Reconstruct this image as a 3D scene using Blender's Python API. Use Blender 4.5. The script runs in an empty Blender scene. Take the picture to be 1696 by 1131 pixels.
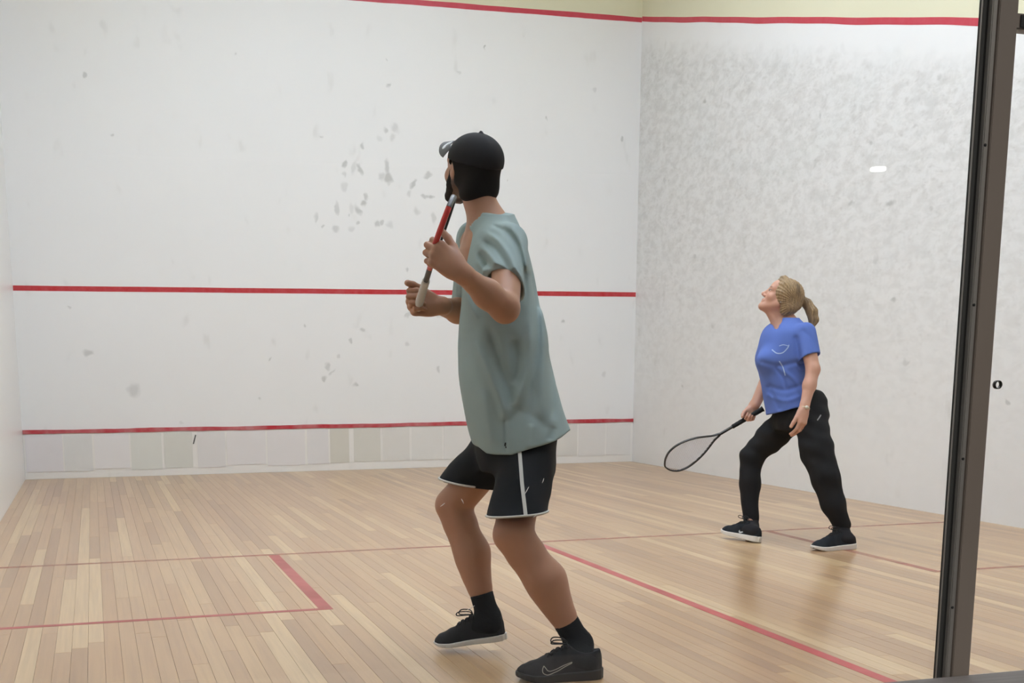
import bpy, bmesh, math, random
import numpy as np
from mathutils import Vector, Matrix
from mathutils.bvhtree import BVHTree

random.seed(7)
rng = np.random.default_rng(7)
SC = bpy.context.scene
COL = SC.collection

# ------------------------------------------------------------------ camera
CAM_POS = np.array([0.6735, -2.4681, 1.0523])
YAW, PITCH, ROLL = .2739, -.1767, -.0067
FPX, PPX, PPY, IW, IH = 1980.5, 719.08, 960.59, 1696, 1131
ca, sa, cb, sb, cc, sc_ = (math.cos(YAW), math.sin(YAW), math.cos(PITCH), math.sin(PITCH), math.cos(ROLL), math.sin(ROLL))
_f = np.array([sa*cb, ca*cb, sb]); _r = np.array([ca, -sa, 0.]); _u = np.cross(_r, _f)
RIGHT = cc*_r + sc_*_u
UP = -sc_*_r + cc*_u
FWD = _f
cam = bpy.data.cameras.new('camera')
cam_ob = bpy.data.objects.new('camera', cam)
COL.objects.link(cam_ob)
cam.sensor_width = 36
cam.lens = 36*FPX/IW
cam.shift_x = (IW/2-PPX)/IW
cam.shift_y = -(IH/2-PPY)/IW
cam.clip_start = .05
m = Matrix.Identity(4)
for i in range(3):
    m[i][0], m[i][1], m[i][2], m[i][3] = RIGHT[i], UP[i], -FWD[i], CAM_POS[i]
cam_ob.matrix_world = m
SC.camera = cam_ob

def at(px, py, depth):
    """world point seen at a photograph pixel at a given distance along the view axis"""
    return CAM_POS + depth*(RIGHT*(px-PPX)/FPX + UP*(PPY-py)/FPX + FWD)
def ray_dir(px, py):
    return RIGHT*(px-PPX)/FPX + UP*(PPY-py)/FPX + FWD
def on_plane(px, py, axis, v):
    d = ray_dir(px, py)
    return CAM_POS + d*(v-CAM_POS[axis])/d[axis]

# ------------------------------------------------------------------ world, exposure
SC.view_settings.view_transform = 'Standard'
SC.view_settings.look = 'None'
SC.view_settings.gamma = 1
SC.view_settings.exposure = 0.0
SC.view_settings.use_curve_mapping = False
w = bpy.data.worlds.new('world'); SC.world = w; w.use_nodes = True
w.node_tree.nodes['Background'].inputs[0].default_value = (.8, .85, .9, 1)
w.node_tree.nodes['Background'].inputs[1].default_value = .05
LIGHT_CEIL = 18.2        # emission of the court's ceiling fittings
LIGHT_HALL = 14.0       # emission of the hall's downlight

LIGHT_FILL = 80.0  # emission of the added panels that brighten post and ledge

# ------------------------------------------------------------------ court sizes
CW, CL, CH = 6.4, 9.75, 5.9
def side_line_z(y): return 4.605 - .2625*(9.75-y)

# ------------------------------------------------------------------ materials
def lin(c):
    return tuple((x/255/12.92 if x/255 <= .04045 else ((x/255+.055)/1.055)**2.4) for x in c)
class NT:
    def __init__(s, name, rough=.6, spec=.5):
        s.m = bpy.data.materials.new(name); s.m.use_nodes = True
        s.t = s.m.node_tree; s.b = s.t.nodes['Principled BSDF']
        s.b.inputs['Roughness'].default_value = rough
        s.b.inputs['Specular IOR Level'].default_value = spec
    def n(s, ty, **kw):
        x = s.t.nodes.new('ShaderNode'+ty)
        for k, v in kw.items():
            if k.startswith('_'): setattr(x, k[1:], v)
        return x
    def l(s, a, b): s.t.links.new(a, b)
    def val(s, sock, v):
        if hasattr(v, 'is_linked') or isinstance(v, bpy.types.NodeSocket): s.l(v, sock)
        else: sock.default_value = v
    def math(s, op, a, b=None, c=None):
        x = s.n('Math'); x.operation = op
        s.val(x.inputs[0], a)
        if b is not None: s.val(x.inputs[1], b)
        if c is not None: s.val(x.inputs[2], c)
        return x.outputs[0]
    def vmath(s, op, a, b=None):
        x = s.n('VectorMath'); x.operation = op
        s.val(x.inputs[0], a)
        if b is not None: s.val(x.inputs[1], b)
        return x.outputs['Value'] if op in ('LENGTH', 'DOT_PRODUCT', 'DISTANCE') else x.outputs[0]
    def pos(s): return s.n('NewGeometry').outputs['Position']
    def scaled(s, v, sc): return s.vmath('MULTIPLY', v, sc)
    def noise(s, v, scale=5, detail=3, rough=.5, dist=0):
        x = s.n('TexNoise'); x.inputs['Scale'].default_value = scale; x.inputs['Detail'].default_value = detail
        x.inputs['Roughness'].default_value = rough; x.inputs['Distortion'].default_value = dist
        s.l(v, x.inputs['Vector']); return x.outputs['Fac']
    def rng(s, v, a, b, c=0., d=1.):
        x = s.n('MapRange'); s.val(x.inputs[0], v)
        for i, q in enumerate((a, b, c, d)): s.val(x.inputs[i+1], q)
        return x.outputs[0]
    def mix(s, f, a, b, mode='MIX'):
        x = s.n('Mix'); x.data_type = 'RGBA'; x.blend_type = mode
        s.val(x.inputs[0], f)
        for i, q in ((6, a), (7, b)):
            if isinstance(q, tuple): q = (*q, 1) if len(q) == 3 else q
            s.val(x.inputs[i], q)
        return x.outputs[2]
    def color(s, c):
        if isinstance(c, tuple): s.b.inputs['Base Color'].default_value = (*c, 1)
        else: s.l(c, s.b.inputs['Base Color'])
    def bump(s, h, strength=.3, dist=.002):
        x = s.n('Bump'); x.inputs['Strength'].default_value = strength; x.inputs['Distance'].default_value = dist
        s.l(h, x.inputs['Height']); s.l(x.outputs[0], s.b.inputs['Normal'])

def plain(name, rgb, rough=.6, spec=.5, metal=0, noise=0., nscale=30, bump=0.):
    t = NT(name, rough, spec); c = lin(rgb); t.b.inputs['Metallic'].default_value = metal
    v = t.n('TexCoord').outputs['Object']
    if noise:
        f = t.noise(v, nscale, 3)
        t.color(t.mix(f, tuple(x*(1-noise) for x in c), tuple(min(1, x*(1+noise)) for x in c)))
    else: t.color(c)
    if bump: t.bump(t.noise(v, nscale*3, 3), bump)
    return t.m

WHITE = lin((244, 244, 243))
def plaster(name, base, marks=(), plane='xz', extra=None, rough=.42):
    """painted squash wall; marks = (u, z, half width, half height, tilt, strength) of ball and racket scuffs"""
    t = NT(name, rough, .4)
    p = t.pos()
    f = t.noise(p, .9, 3, .5)
    col = t.mix(f, tuple(x*.975 for x in base), tuple(min(1, x*1.02) for x in base))
    sp = t.rng(t.noise(t.scaled(p, (1, 1, .6)), 7, 2), .66, .78, 0, .16)
    col = t.mix(sp, col, lin((178, 176, 168)))
    if marks:
        n1 = t.n('TexNoise'); n1.inputs['Scale'].default_value = 16; n1.inputs['Detail'].default_value = 2; t.l(p, n1.inputs['Vector'])
        off = t.vmath('MULTIPLY', t.vmath('SUBTRACT', n1.outputs['Color'], (.5, .5, .5)), (.07, .07, .07))
        pw = t.vmath('ADD', p, off)
        tot = None
        for (u, z, a, b, an, st) in marks:
            mp = t.n('Mapping'); mp.vector_type = 'TEXTURE'
            c, ang = ((u, CL, z), (0, -math.radians(an), 0)) if plane == 'xz' else ((CW, u, z), (math.radians(an), 0, 0))
            mp.inputs['Location'].default_value = c; mp.inputs['Rotation'].default_value = ang
            mp.inputs['Scale'].default_value = (a, 10, b) if plane == 'xz' else (10, a, b)
            t.l(pw, mp.inputs['Vector'])
            g = t.rng(t.vmath('LENGTH', mp.outputs[0]), .55, 1.25, st, 0)
            tot = g if tot is None else t.math('MAXIMUM', tot, g)
        col = t.mix(tot, col, lin((150, 152, 146)))
    if extra: col = extra(t, p, col)
    t.color(col)
    t.bump(t.noise(p, 60, 3), .12, .002)
    return t.m

def wallpt(px, py):
    q = on_plane(px, py, 1, CL); return q[0], q[2]
FM = []
# scuffs seen on the front wall: pixel x, y, half sizes in px, tilt, strength
for (x, y, a, b, an, st) in [
    (601, 243, 3, 5, 10, .5), (571, 272, 4, 6, -20, .6), (586, 276, 4, 12, -15, .28), (596, 281, 4, 10, 25, .55), (570, 288, 3, 5, 0, .3),
    (641, 277, 4, 14, 0, .5), (643, 295, 7, 9, 0, .6), (632, 293, 6, 6, 0, .35), (606, 326, 3, 7, 0, .5), (603, 336, 5, 5, 0, .6), (593, 348, 4, 9, 35, .5),
    (684, 304, 4, 8, -35, .6), (708, 291, 8, 4, 30, .5), (702, 325, 4, 4, 0, .5), (714, 326, 5, 4, 0, .6), (708, 325, 10, 2.5, 0, .45), (678, 320, 4, 6, 0, .3),
    (690, 352, 6, 6, 0, .25), (718, 362, 4, 9, 0, .35), (570, 310, 5, 9, 0, .25), (558, 345, 3, 11, 5, .4), (524, 361, 3, 8, -10, .35), (534, 375, 3, 3, 0, .4),
    (556, 379, 6, 5, 0, .4), (578, 356, 2.5, 3, 0, .35), (582, 345, 4, 9, 0, .2), (592, 369, 3, 3, 0, .4), (582, 379, 5, 4, 20, .25), (625, 371, 5, 4, 0, .5), (632, 369, 4, 3, 0, .5), (645, 373, 7, 5, 0, .25),
    (639, 217, 2.5, 5, 0, .45), (654, 212, 6, 9, 20, .3), (650, 228, 5, 6, 0, .25), (628, 230, 5, 4, 0, .18), (644, 141, 4, 3, 0, .45), (803, 78, 2.5, 2.5, 0, .6), (140, 125, 2.5, 4, 0, .5), (186, 223, 3, 2.5, 0, .4),
    (146, 584, 8, 5, 10, .45), (222, 646, 10, 11, 0, .35), (1031, 230, 3, 4, 0, .5), (904, 196, 2.5, 2.5, 0, .4), (533, 228, 3, 2.5, 0, .3), (447, 594, 2.5, 3, 0, .4),
    (543, 607, 4, 7, 0, .4), (537, 627, 5, 5, 0, .5), (550, 615, 2, 8, -40, .3), (589, 637, 5, 4, 0, .45), (581, 564, 3, 4, 0, .45), (600, 546, 5, 3, 0, .45), (675, 522, 8, 4, 25, .35), (730, 522, 20, 3, -5, .3),
    (674, 447, 3, 4, 0, .45), (674, 570, 4, 4, 0, .3), (726, 612, 3, 5, 0, .4), (932, 533, 5, 3, 0, .5), (560, 590, 3, 3, 0, .3), (507, 540, 2, 3, 0, .4), (115, 508, 3, 2, 0, .3), (430, 660, 2.5, 3, 0, .3),
    (640, 100, 2, 2, 0, .35), (390, 90, 2, 2, 0, .3), (300, 700, 3, 3, 0, .2), (1000, 620, 4, 5, 0, .25), (985, 150, 3, 4, 0, .25), (760, 120, 3, 2, 0, .25)]:
    u, z = wallpt(x, y); FM.append((u, z, a*.0062, b*.0062, an, st*.8))
RMK = []
for (x, y, a, b, an, st) in [(1167, 168, 5, 4, 0, .5), (1441, 237, 3, 4, 0, .4), (1474, 336, 7, 5, 0, .5), (1409, 337, 6, 4, 0, .35), (1358, 193, 2, 6, 0, .35), (1479, 496, 3, 5, 0, .45), (1150, 425, 4, 5, 0, .3), (1555, 128, 3, 4, 0, .3), (1542, 345, 3, 3, 0, .3),
    (1240, 150, 5, 8, 0, .2), (1350, 270, 4, 7, 0, .3), (1100, 300, 3, 9, 0, .25), (1180, 540, 4, 5, 0, .25), (1500, 600, 5, 5, 0, .25), (1130, 640, 3, 3, 0, .3), (1450, 430, 4, 6, 0, .2), (1669, 665, 3, 4, 0, .4)]:
    q = on_plane(x, y, 0, CW); RMK.append((q[1], q[2], a*.008, b*.0045, an, st))

def right_extra(t, p, col):
    sx = t.n('SeparateXYZ'); t.l(p, sx.inputs[0])
    line = t.math('ADD', t.math('MULTIPLY', sx.outputs['Y'], .2625), 4.605-.2625*9.75-.05)
    below = t.math('SUBTRACT', line, sx.outputs['Z'])
    edge = t.math('ADD', below, t.math('MULTIPLY', t.noise(p, 5, 4, .7), .30))
    fade = t.math('MULTIPLY', t.rng(edge, .28, .48, 0, 1), t.rng(sx.outputs['Z'], .4, 2.6, .15, 1))
    n1 = t.noise(t.scaled(p, (1, .45, .85)), 17, 6, .68, .4)
    n2 = t.noise(t.scaled(p, (1, .42, .8)), 44, 4, .65)
    col = t.mix(t.math('MULTIPLY', fade, .16), col, lin((186, 184, 178)))
    g = t.math('MULTIPLY', t.rng(n1, .42, .62, 0, 1), fade)
    col = t.mix(t.math('MULTIPLY', g, .34), col, lin((186, 184, 178)))
    g2 = t.math('MULTIPLY', t.rng(n2, .55, .72, 0, 1), fade)
    col = t.mix(t.math('MULTIPLY', g2, .30), col, lin((176, 172, 164)))
    g3 = t.math('MULTIPLY', t.rng(n2, .42, .3, 0, 1), fade)
    return t.mix(t.math('MULTIPLY', g3, .22), col, lin((240, 238, 232)))

M_FRONT = plaster('front_wall_paint', WHITE, FM, 'xz')
M_RIGHT = plaster('side_wall_scuffed_paint', WHITE, RMK, 'yz', right_extra, .5)
M_LEFT = plaster('side_wall_paint', WHITE, rough=.33)
M_CREAM = plain('cream_upper_wall', (230, 226, 197), .7, .3, noise=.03, nscale=2)
M_CEIL = plain('ceiling_white', (226, 226, 222), .8, .2)

def paint(name, rgb, worn, amount, scale=14, rough=.4, transp=False, along=(1, 1, 1)):
    t = NT(name, rough, .4); p = t.pos()
    f = t.rng(t.noise(t.scaled(p, along), scale, 4, .65), .35, .7, 0, amount)
    t.color(t.mix(f, lin(rgb), lin(worn)))
    if transp:
        a = t.rng(t.noise(p, 2.2, 3, .6), .3, .7, transp[0], transp[1])
        t.l(a, t.b.inputs['Alpha'])
    return t.m
M_RED = paint('red_line_paint', (196, 44, 52), (204, 96, 100), .6)
M_REDTOP = paint('red_out_line_paint', (202, 66, 82), (206, 92, 106), .5)
M_TINRED = paint('red_tin_edge_paint', (190, 48, 60), (205, 140, 142), .85, 5)

# ------------------------------------------------------------------ mesh helpers
def link(name, me, mats, parent=None, label=None, kind=None, smooth=False):
    o = bpy.data.objects.new(name, me)
    for mm in (mats if isinstance(mats, (list, tuple)) else [mats]):
        if mm is not None: me.materials.append(mm)
    COL.objects.link(o)
    if parent is not None: o.parent = parent
    if label: o['label'] = label
    if kind: o['kind'] = kind
    if smooth: me.polygons.foreach_set('use_smooth', np.ones(len(me.polygons), bool))
    return o
def from_bm(name, bm, mats, parent=None, **kw):
    me = bpy.data.meshes.new(name); bm.to_mesh(me); bm.free()
    return link(name, me, mats, parent, **kw)
def bbox(bm, lo, hi, mi=0, bev=0):
    lo, hi = np.array(lo, float), np.array(hi, float)
    r = bmesh.ops.create_cube(bm, size=1)
    for v in r['verts']:
        v.co = Vector([(lo[i]+hi[i])/2+v.co[i]*(hi[i]-lo[i]) for i in range(3)])
    fs = {f for v in r['verts'] for f in v.link_faces}
    for f in fs: f.material_index = mi
    if bev:
        es = {e for v in r['verts'] for e in v.link_edges}
        bmesh.ops.bevel(bm, geom=list(es), offset=bev, segments=2, affect='EDGES', clamp_overlap=True)
def box(name, lo, hi, mat, parent=None, bev=0, **kw):
    bm = bmesh.new(); bbox(bm, lo, hi, 0, bev)
    return from_bm(name, bm, mat, parent, **kw)
def prism_x(bm, pts, x0, x1, mi=0):
    """polygon in (y, z) extruded along x"""
    a = [bm.verts.new((x0, *p)) for p in pts]; b = [bm.verts.new((x1, *p)) for p in pts]
    fs = [bm.faces.new(a), bm.faces.new(b[::-1])]
    n = len(pts)
    for i in range(n): fs.append(bm.faces.new((a[i], b[i], b[(i+1) % n], a[(i+1) % n])))
    for f in fs: f.material_index = mi
def empty(name, loc, label=None, category=None, group=None, kind=None):
    o = bpy.data.objects.new(name, None); COL.objects.link(o); o.location = Vector(loc)
    if label: o['label'] = label
    if category: o['category'] = category
    if group: o['group'] = group
    if kind: o['kind'] = kind
    return o
def keep_world(o, parent):
    """children are modelled in world coordinates: undo the parent's offset"""
    o.parent = parent
    o.matrix_parent_inverse = Matrix.Translation(parent.location).inverted()
def tube(pts, radii, n=8, closed=False):
    """tube mesh through points -> verts, faces"""
    pts = np.array(pts, float); m_ = len(pts)
    radii = np.full(m_, radii, float) if np.isscalar(radii) else np.array(radii, float)
    V, F = [], []
    prev = None
    for i in range(m_):
        a = pts[(i-1) % m_] if (closed or i > 0) else pts[i]
        b = pts[(i+1) % m_] if (closed or i < m_-1) else pts[i]
        t = (b-a)/(np.linalg.norm(b-a)+1e-12)
        if prev is None:
            ref = np.array([0, 0, 1.]) if abs(t[2]) < .9 else np.array([1., 0, 0])
            u = np.cross(t, ref)
        else: u = prev - t*(prev@t)
        u /= np.linalg.norm(u)+1e-12; prev = u
        v = np.cross(t, u)
        for k in range(n):
            an = 2*math.pi*k/n
            V.append(pts[i]+radii[i]*(u*math.cos(an)+v*math.sin(an)))
    for i in range(m_ if closed else m_-1):
        for k in range(n):
            j = (i+1) % m_
            F.append((i*n+k, i*n+(k+1) % n, j*n+(k+1) % n, j*n+k))
    if not closed:
        F.append(tuple(range(n))[::-1]); F.append(tuple((m_-1)*n+k for k in range(n)))
    return np.array(V), F
def mesh_of(name, V, F, mat, parent=None, smooth=True, **kw):
    me = bpy.data.meshes.new(name); me.from_pydata([tuple(v) for v in V], [], F); me.validate()
    return link(name, me, mat, parent, smooth=smooth, **kw)
def merge(parts):
    V, F, n = [], [], 0
    for v, f in parts:
        V.extend(v); F.extend([tuple(i+n for i in q) for q in f]); n += len(v)
    return V, F

# ------------------------------------------------------------------ floor
def wood(name, attr):
    t = NT(name, .28, .45)
    t.b.inputs['Coat Weight'].default_value = .25; t.b.inputs['Coat Roughness'].default_value = .2
    p = t.pos()
    if attr:
        a = t.n('Attribute'); a.attribute_name = 'tone'; r = a.outputs['Fac']
    else: r = t.n('ObjectInfo').outputs['Random']
    cb_ = t.n('CombineXYZ'); t.l(t.math('MULTIPLY', r, 37), cb_.inputs[0]); t.l(t.math('MULTIPLY', r, 91), cb_.inputs[1])
    q = t.vmath('ADD', p, cb_.outputs[0])
    rp = t.n('ValToRGB'); t.l(r, rp.inputs[0]); cr = rp.color_ramp
    tones = [(208, 176, 144), (218, 188, 154), (204, 172, 141), (213, 181, 148), (232, 207, 174), (206, 172, 138), (192, 160, 130), (217, 187, 154), (231, 207, 173)]
    tones = [tuple(v*k for v, k in zip(q, (.925, .885, .795))) for q in tones]
    cr.elements[0].color = (*lin(tones[0]), 1); cr.elements[1].color = (*lin(tones[-1]), 1)
    for i in range(1, 8):
        e = cr.elements.new(i/8); e.color = (*lin(tones[i]), 1)
    cr.interpolation = 'CONSTANT'
    c = rp.outputs[0]
    g = t.noise(t.scaled(q, (26, .9, 1)), 1.6, 3, .55, .25)
    c = t.mix(t.rng(g, .40, .72, 0, .30), c, lin((150, 116, 88)))
    g2 = t.noise(t.scaled(q, (70, 1.6, 1)), 1, 2, .5, .1)
    c = t.mix(t.rng(g2, .5, .75, 0, .15), c, lin((140, 108, 82)))
    g3 = t.noise(p, .6, 2)
    c = t.mix(t.rng(g3, .3, .7, 0, .10), c, lin((170, 132, 100)))
    t.color(c)
    return t.m
M_WOOD, M_WOODJ = wood('floor_board_wood', False), wood('floor_board_wood_far', True)
M_SUB = plain('dark_subfloor', (96, 70, 50), .9)

floor = box('floor', (-.06, -.04, -.1), (CW+.06, CL+.06, -.010), M_SUB, kind='structure')
floor['label'] = 'squash court floor of light hardwood strips with red court lines'
PW = CW/106
planks = []
for i in range(106):
    y = 9.75; first = True
    while y > 0.01:
        L = random.uniform(.8, 2.6)
        if first: L *= random.uniform(.3, 1); first = False
        y0 = max(0, y-L)
        if y0 < .2: y0 = 0
        planks.append((i*PW, y0, y)); y = y0
def project(P):
    P = np.asarray(P, float)-CAM_POS
    d = P@FWD
    return PPX+FPX*(P@RIGHT)/d, PPY-FPX*(P@UP)/d, d
def plank_area(pl):
    x0, y0, y1 = pl; tot = 0
    for k in range(8):
        yy = y0+(y1-y0)*(k+.5)/8
        px, py, d = project((x0+PW/2, yy, 0))
        if d > .3 and 0 < px < IW and 0 < py < IH:
            s = (FPX/d)**2*(1.05/d)
            tot += PW*(y1-y0)/8*s
    return tot
planks.sort(key=plank_area, reverse=True)
def plank_geo(L):
    w2, b = PW-.0006, .0007
    V = [(0, 0, -.010), (w2, 0, -.010), (w2, L, -.010), (0, L, -.010),
         (0, 0, -b), (w2, 0, -b), (w2, L, -b), (0, L, -b),
         (b, b, 0), (w2-b, b, 0), (w2-b, L-b, 0), (b, L-b, 0)]
    F = [(8, 9, 10, 11)]
    for i in range(4):
        j = (i+1) % 4
        F += [(i, j, 4+j, 4+i), (4+i, 4+j, 8+j, 8+i)]
    return V, F
for (x0, y0, y1) in planks[:300]:
    V, F = plank_geo(y1-y0-.0007)
    o = mesh_of('plank', V, F, M_WOOD, floor, smooth=False)
    o.location = (x0, y0, random.uniform(-.0003, 0))
parts, tone = [], []
for (x0, y0, y1) in planks[300:]:
    V, F = plank_geo(y1-y0-.0007)
    parts.append(([(v[0]+x0, v[1]+y0, v[2]) for v in V], F)); tone += [random.random()]*len(V)
V, F = merge(parts)
me = bpy.data.meshes.new('far_planks'); me.from_pydata(V, [], F)
at_ = me.attributes.new('tone', 'FLOAT', 'POINT'); at_.data.foreach_set('value', tone)
link('far_planks', me, M_WOODJ, floor, kind='stuff')

M_FL_FAINT = paint('faded_floor_line', (206, 132, 116), (206, 146, 124), .6, 20, .3, (.15, .60))
M_FL_PINK = paint('pink_floor_line', (196, 98, 94), (200, 122, 110), .6, 8, .35, (.6, .9))
M_FL_RED = paint('red_floor_line', (190, 70, 72), (198, 112, 106), .9, 2.4, .35, (.82, 1.0))
Z1 = .0006
def fline(lo, hi, mat, label):
    o = box('court_line', (*lo, .0001), (*hi, Z1), mat, floor); o['label'] = label
SY = 4.285; LWD = .05
fline((0.002, SY-.022), (CW-.002, SY+.022), M_FL_FAINT, 'faded red short line across the floor')
fline((1.585, 2.64), (1.645, SY-.023), M_FL_PINK, 'pinkish red side line of the left service box')
fline((0.002, 2.64), (1.584, 2.68), M_FL_PINK, 'thin red back line of the left service box')
fline((4.765, 2.64), (4.815, SY-.023), M_FL_FAINT, 'faded side line of the right service box')
fline((4.816, 2.64), (CW-.002, 2.68), M_FL_FAINT, 'faded back line of the right service box')
fline((3.175, 0.01), (3.225, SY-.023), M_FL_RED, 'red half court line')

# ------------------------------------------------------------------ walls
T = .12
def two_tone_wall(name, lower, upper, mats, label):
    bm = bmesh.new(); lower(bm); upper(bm)
    o = from_bm(name, bm, mats, kind='structure'); o['label'] = label
    return o
OUT = 4.57
wf = two_tone_wall('wall_front', lambda b: bbox(b, (-T, CL, -.1), (CW+T, CL+T, OUT+.02)), lambda b: bbox(b, (-T, CL, OUT+.02), (CW+T, CL+T, CH), 1),
                   [M_FRONT, M_CREAM], 'white squash front wall with three red lines and ball marks')
# service line and out line stand a hair proud, the tin rail more
def strip_front(name, z0, z1, d, mat, label, x0=.003, x1=CW-.003, wob=0):
    n = 90; bm = bmesh.new(); rows = []
    for i in range(n+1):
        x = x0+(x1-x0)*i/n
        a = wob*(math.sin(x*5.1)+.6*math.sin(x*13.3+1)+.5*random.uniform(-1, 1))
        b_ = wob*(math.sin(x*4.3+2)+.6*math.sin(x*11.7)+.5*random.uniform(-1, 1))
        rows.append([bm.verts.new(c) for c in ((x, CL+.001, z0+a), (x, CL-d, z0+a), (x, CL-d, z1+b_), (x, CL+.001, z1+b_))])
    for i in range(n):
        for k in range(3): bm.faces.new((rows[i][k], rows[i][k+1], rows[i+1][k+1], rows[i+1][k]))
    bm.faces.new(rows[0][::-1]); bm.faces.new(rows[-1])
    bmesh.ops.recalc_face_normals(bm, faces=bm.faces)
    o = from_bm(name, bm, mat, wf); o['label'] = label; return o
strip_front('service_line', 1.782, 1.830, .0015, M_RED, 'red service line across the middle of the wall', wob=.0005)
strip_front('out_line', 4.572, 4.622, .0015, M_REDTOP, 'red out line near the top of the wall', wob=.0015)
strip_front('tin_rail', .436, .474, .012, M_TINRED, 'worn red rail along the top of the tin', wob=.0022)
# tin: separately patched pale panels under the rail, with pixel boundaries as seen
def panel_mat(i, rgb):
    t = NT('tin_panel_paint_%d' % i, .5, .4); p = t.pos(); c = lin((rgb[0]+23, rgb[1]+25, rgb[2]+28))
    f = t.noise(p, 6, 4, .6)
    k = t.mix(f, tuple(x*.95 for x in c), tuple(min(1, x*1.03) for x in c))
    k = t.mix(t.rng(t.noise(t.scaled(p, (1, 1, .5)), 18, 3), .6, .8, 0, .25), k, WHITE)
    t.color(k); return t.m
M_TINW = plaster('tin_white_paint', lin((242, 239, 234)), rough=.5)
box('tin_base', (.003, CL-.004, .001), (CW-.003, CL+.001, .434), M_TINW, wf, label='white painted tin board behind the patches')
PB = [(42, 104, (210, 204, 202)), (106, 153, (208, 205, 199)), (157, 214, (216, 211, 207)), (217, 268, (206, 204, 194)), (272, 319, (202, 199, 188)), (327, 373, (208, 203, 198)),
      (376, 440, (213, 207, 203)), (443, 505, (213, 207, 203)), (509, 544, (210, 205, 201)), (547, 578, (198, 192, 178)), (586, 630, (201, 196, 184)), (634, 678, (208, 203, 194)),
      (682, 732, (212, 208, 200)), (735, 790, (211, 207, 200)), (793, 848, (208, 204, 196)), (851, 903, (210, 205, 198)), (906, 955, (207, 202, 193)), (958, 1001, (213, 208, 201)), (1004, 1043, (214, 209, 202))]
for i, (a, b, c) in enumerate(PB):
    x0, x1 = wallpt(a, 745)[0], wallpt(b, 745)[0]
    z0 = .075+random.uniform(-.012, .012); z1 = .425+random.uniform(-.006, .004)
    box('tin_panel', (x0, CL-.0085, z0), (x1, CL-.0035, z1), panel_mat(i, c), wf, bev=.0012)
# chip scuffs and nicks below the rail
M_NICK = plain('dark_nick', (96, 94, 90), .8)
x0, z0 = wallpt(324, 722); x1, z1 = wallpt(321, 731)
for (a, b) in (((324, 720), (321, 731)), ((322, 728), (320, 735))):
    p0, p1 = wallpt(*a), wallpt(*b)
    V, F = tube([(p0[0], CL-.009, p0[1]), (p1[0], CL-.009, p1[1])], .006, 6)
    mesh_of('scratch', V, F, M_NICK, wf)

def side_wall(name, x0, x1, mats, label, inner):
    lo = lambda b: prism_x(b, [(0, -.1), (CL, -.1), (CL, side_line_z(CL)), (0, side_line_z(0))], x0, x1, 0)
    up = lambda b: prism_x(b, [(0, side_line_z(0)), (CL, side_line_z(CL)), (CL, CH), (0, CH)], x0, x1, 1)
    o = two_tone_wall(name, lo, up, mats, label)
    bmesh_fix(o)
    n = 80; bm = bmesh.new(); rows = []
    s = -1 if inner > 1 else 1
    for i in range(n+1):
        y = .003+(CL-.006)*i/n
        wb = .003*math.sin(y*4)+.002*math.sin(y*9+1)
        z = side_line_z(y)
        rows.append([bm.verts.new(c) for c in ((inner-s*.001, y, z-.026+wb), (inner+s*.0015, y, z-.026+wb), (inner+s*.0015, y, z+.024+wb*.6), (inner-s*.001, y, z+.024+wb*.6))])
    for i in range(n):
        for k in range(3): bm.faces.new((rows[i][k], rows[i][k+1], rows[i+1][k+1], rows[i+1][k]))
    bmesh.ops.recalc_face_normals(bm, faces=bm.faces)
    l = from_bm('out_line', bm, M_REDTOP, o); l['label'] = 'red out line sloping down the side wall'
    return o
def bmesh_fix(o):
    bm = bmesh.new(); bm.from_mesh(o.data); bmesh.ops.recalc_face_normals(bm, faces=bm.faces); bm.to_mesh(o.data); bm.free()
side_wall('wall_right', CW, CW+T, [M_RIGHT, M_CREAM], 'white right side wall with dense grey ball marks', CW)
side_wall('wall_left', -T, 0, [M_LEFT, M_CREAM], 'smooth white left side wall', 0)
ceil = box('ceiling', (-T, -.1, CH), (CW+T, CL+T, CH+.1), M_CEIL, kind='structure')

# ceiling light fittings of the court (above the frame)
def emit(name, rgb, st):
    mm = bpy.data.materials.new(name); mm.use_nodes = True; nt = mm.node_tree; nt.nodes.clear()
    e = nt.nodes.new('ShaderNodeEmission'); e.inputs[0].default_value = (*rgb, 1); e.inputs[1].default_value = st
    o = nt.nodes.new('ShaderNodeOutputMaterial'); nt.links.new(e.outputs[0], o.inputs[0]); return mm
M_LAMP = emit('fluorescent_glow', (.885, .975, 1.12), LIGHT_CEIL)
M_HALL = emit('hall_downlight_glow', (1, .98, .9), LIGHT_HALL)
M_LHOUSE = plain('light_housing', (225, 225, 225), .5)
names_x, names_y = ['left', 'middle', 'right'], ['nearest the front wall', 'second from the front wall', 'third from the front wall', 'nearest the glass']
for ix, x in enumerate((1.8, 3.2, 4.6)):
    for iy, y in enumerate((6.5, 4.6, 2.7, .9)):
        e = empty('ceiling_light', (x, y, CH), 'long fluorescent ceiling light of the %s row, %s' % (names_x[ix], names_y[iy]), 'light', 'court ceiling lights')
        h = box('housing', (-.22, -.66, -.09), (.22, .66, -.001), M_LHOUSE, e)
        d = box('diffuser', (-.19, -.62, -.105), (.19, .62, -.091), M_LAMP, e)

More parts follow.
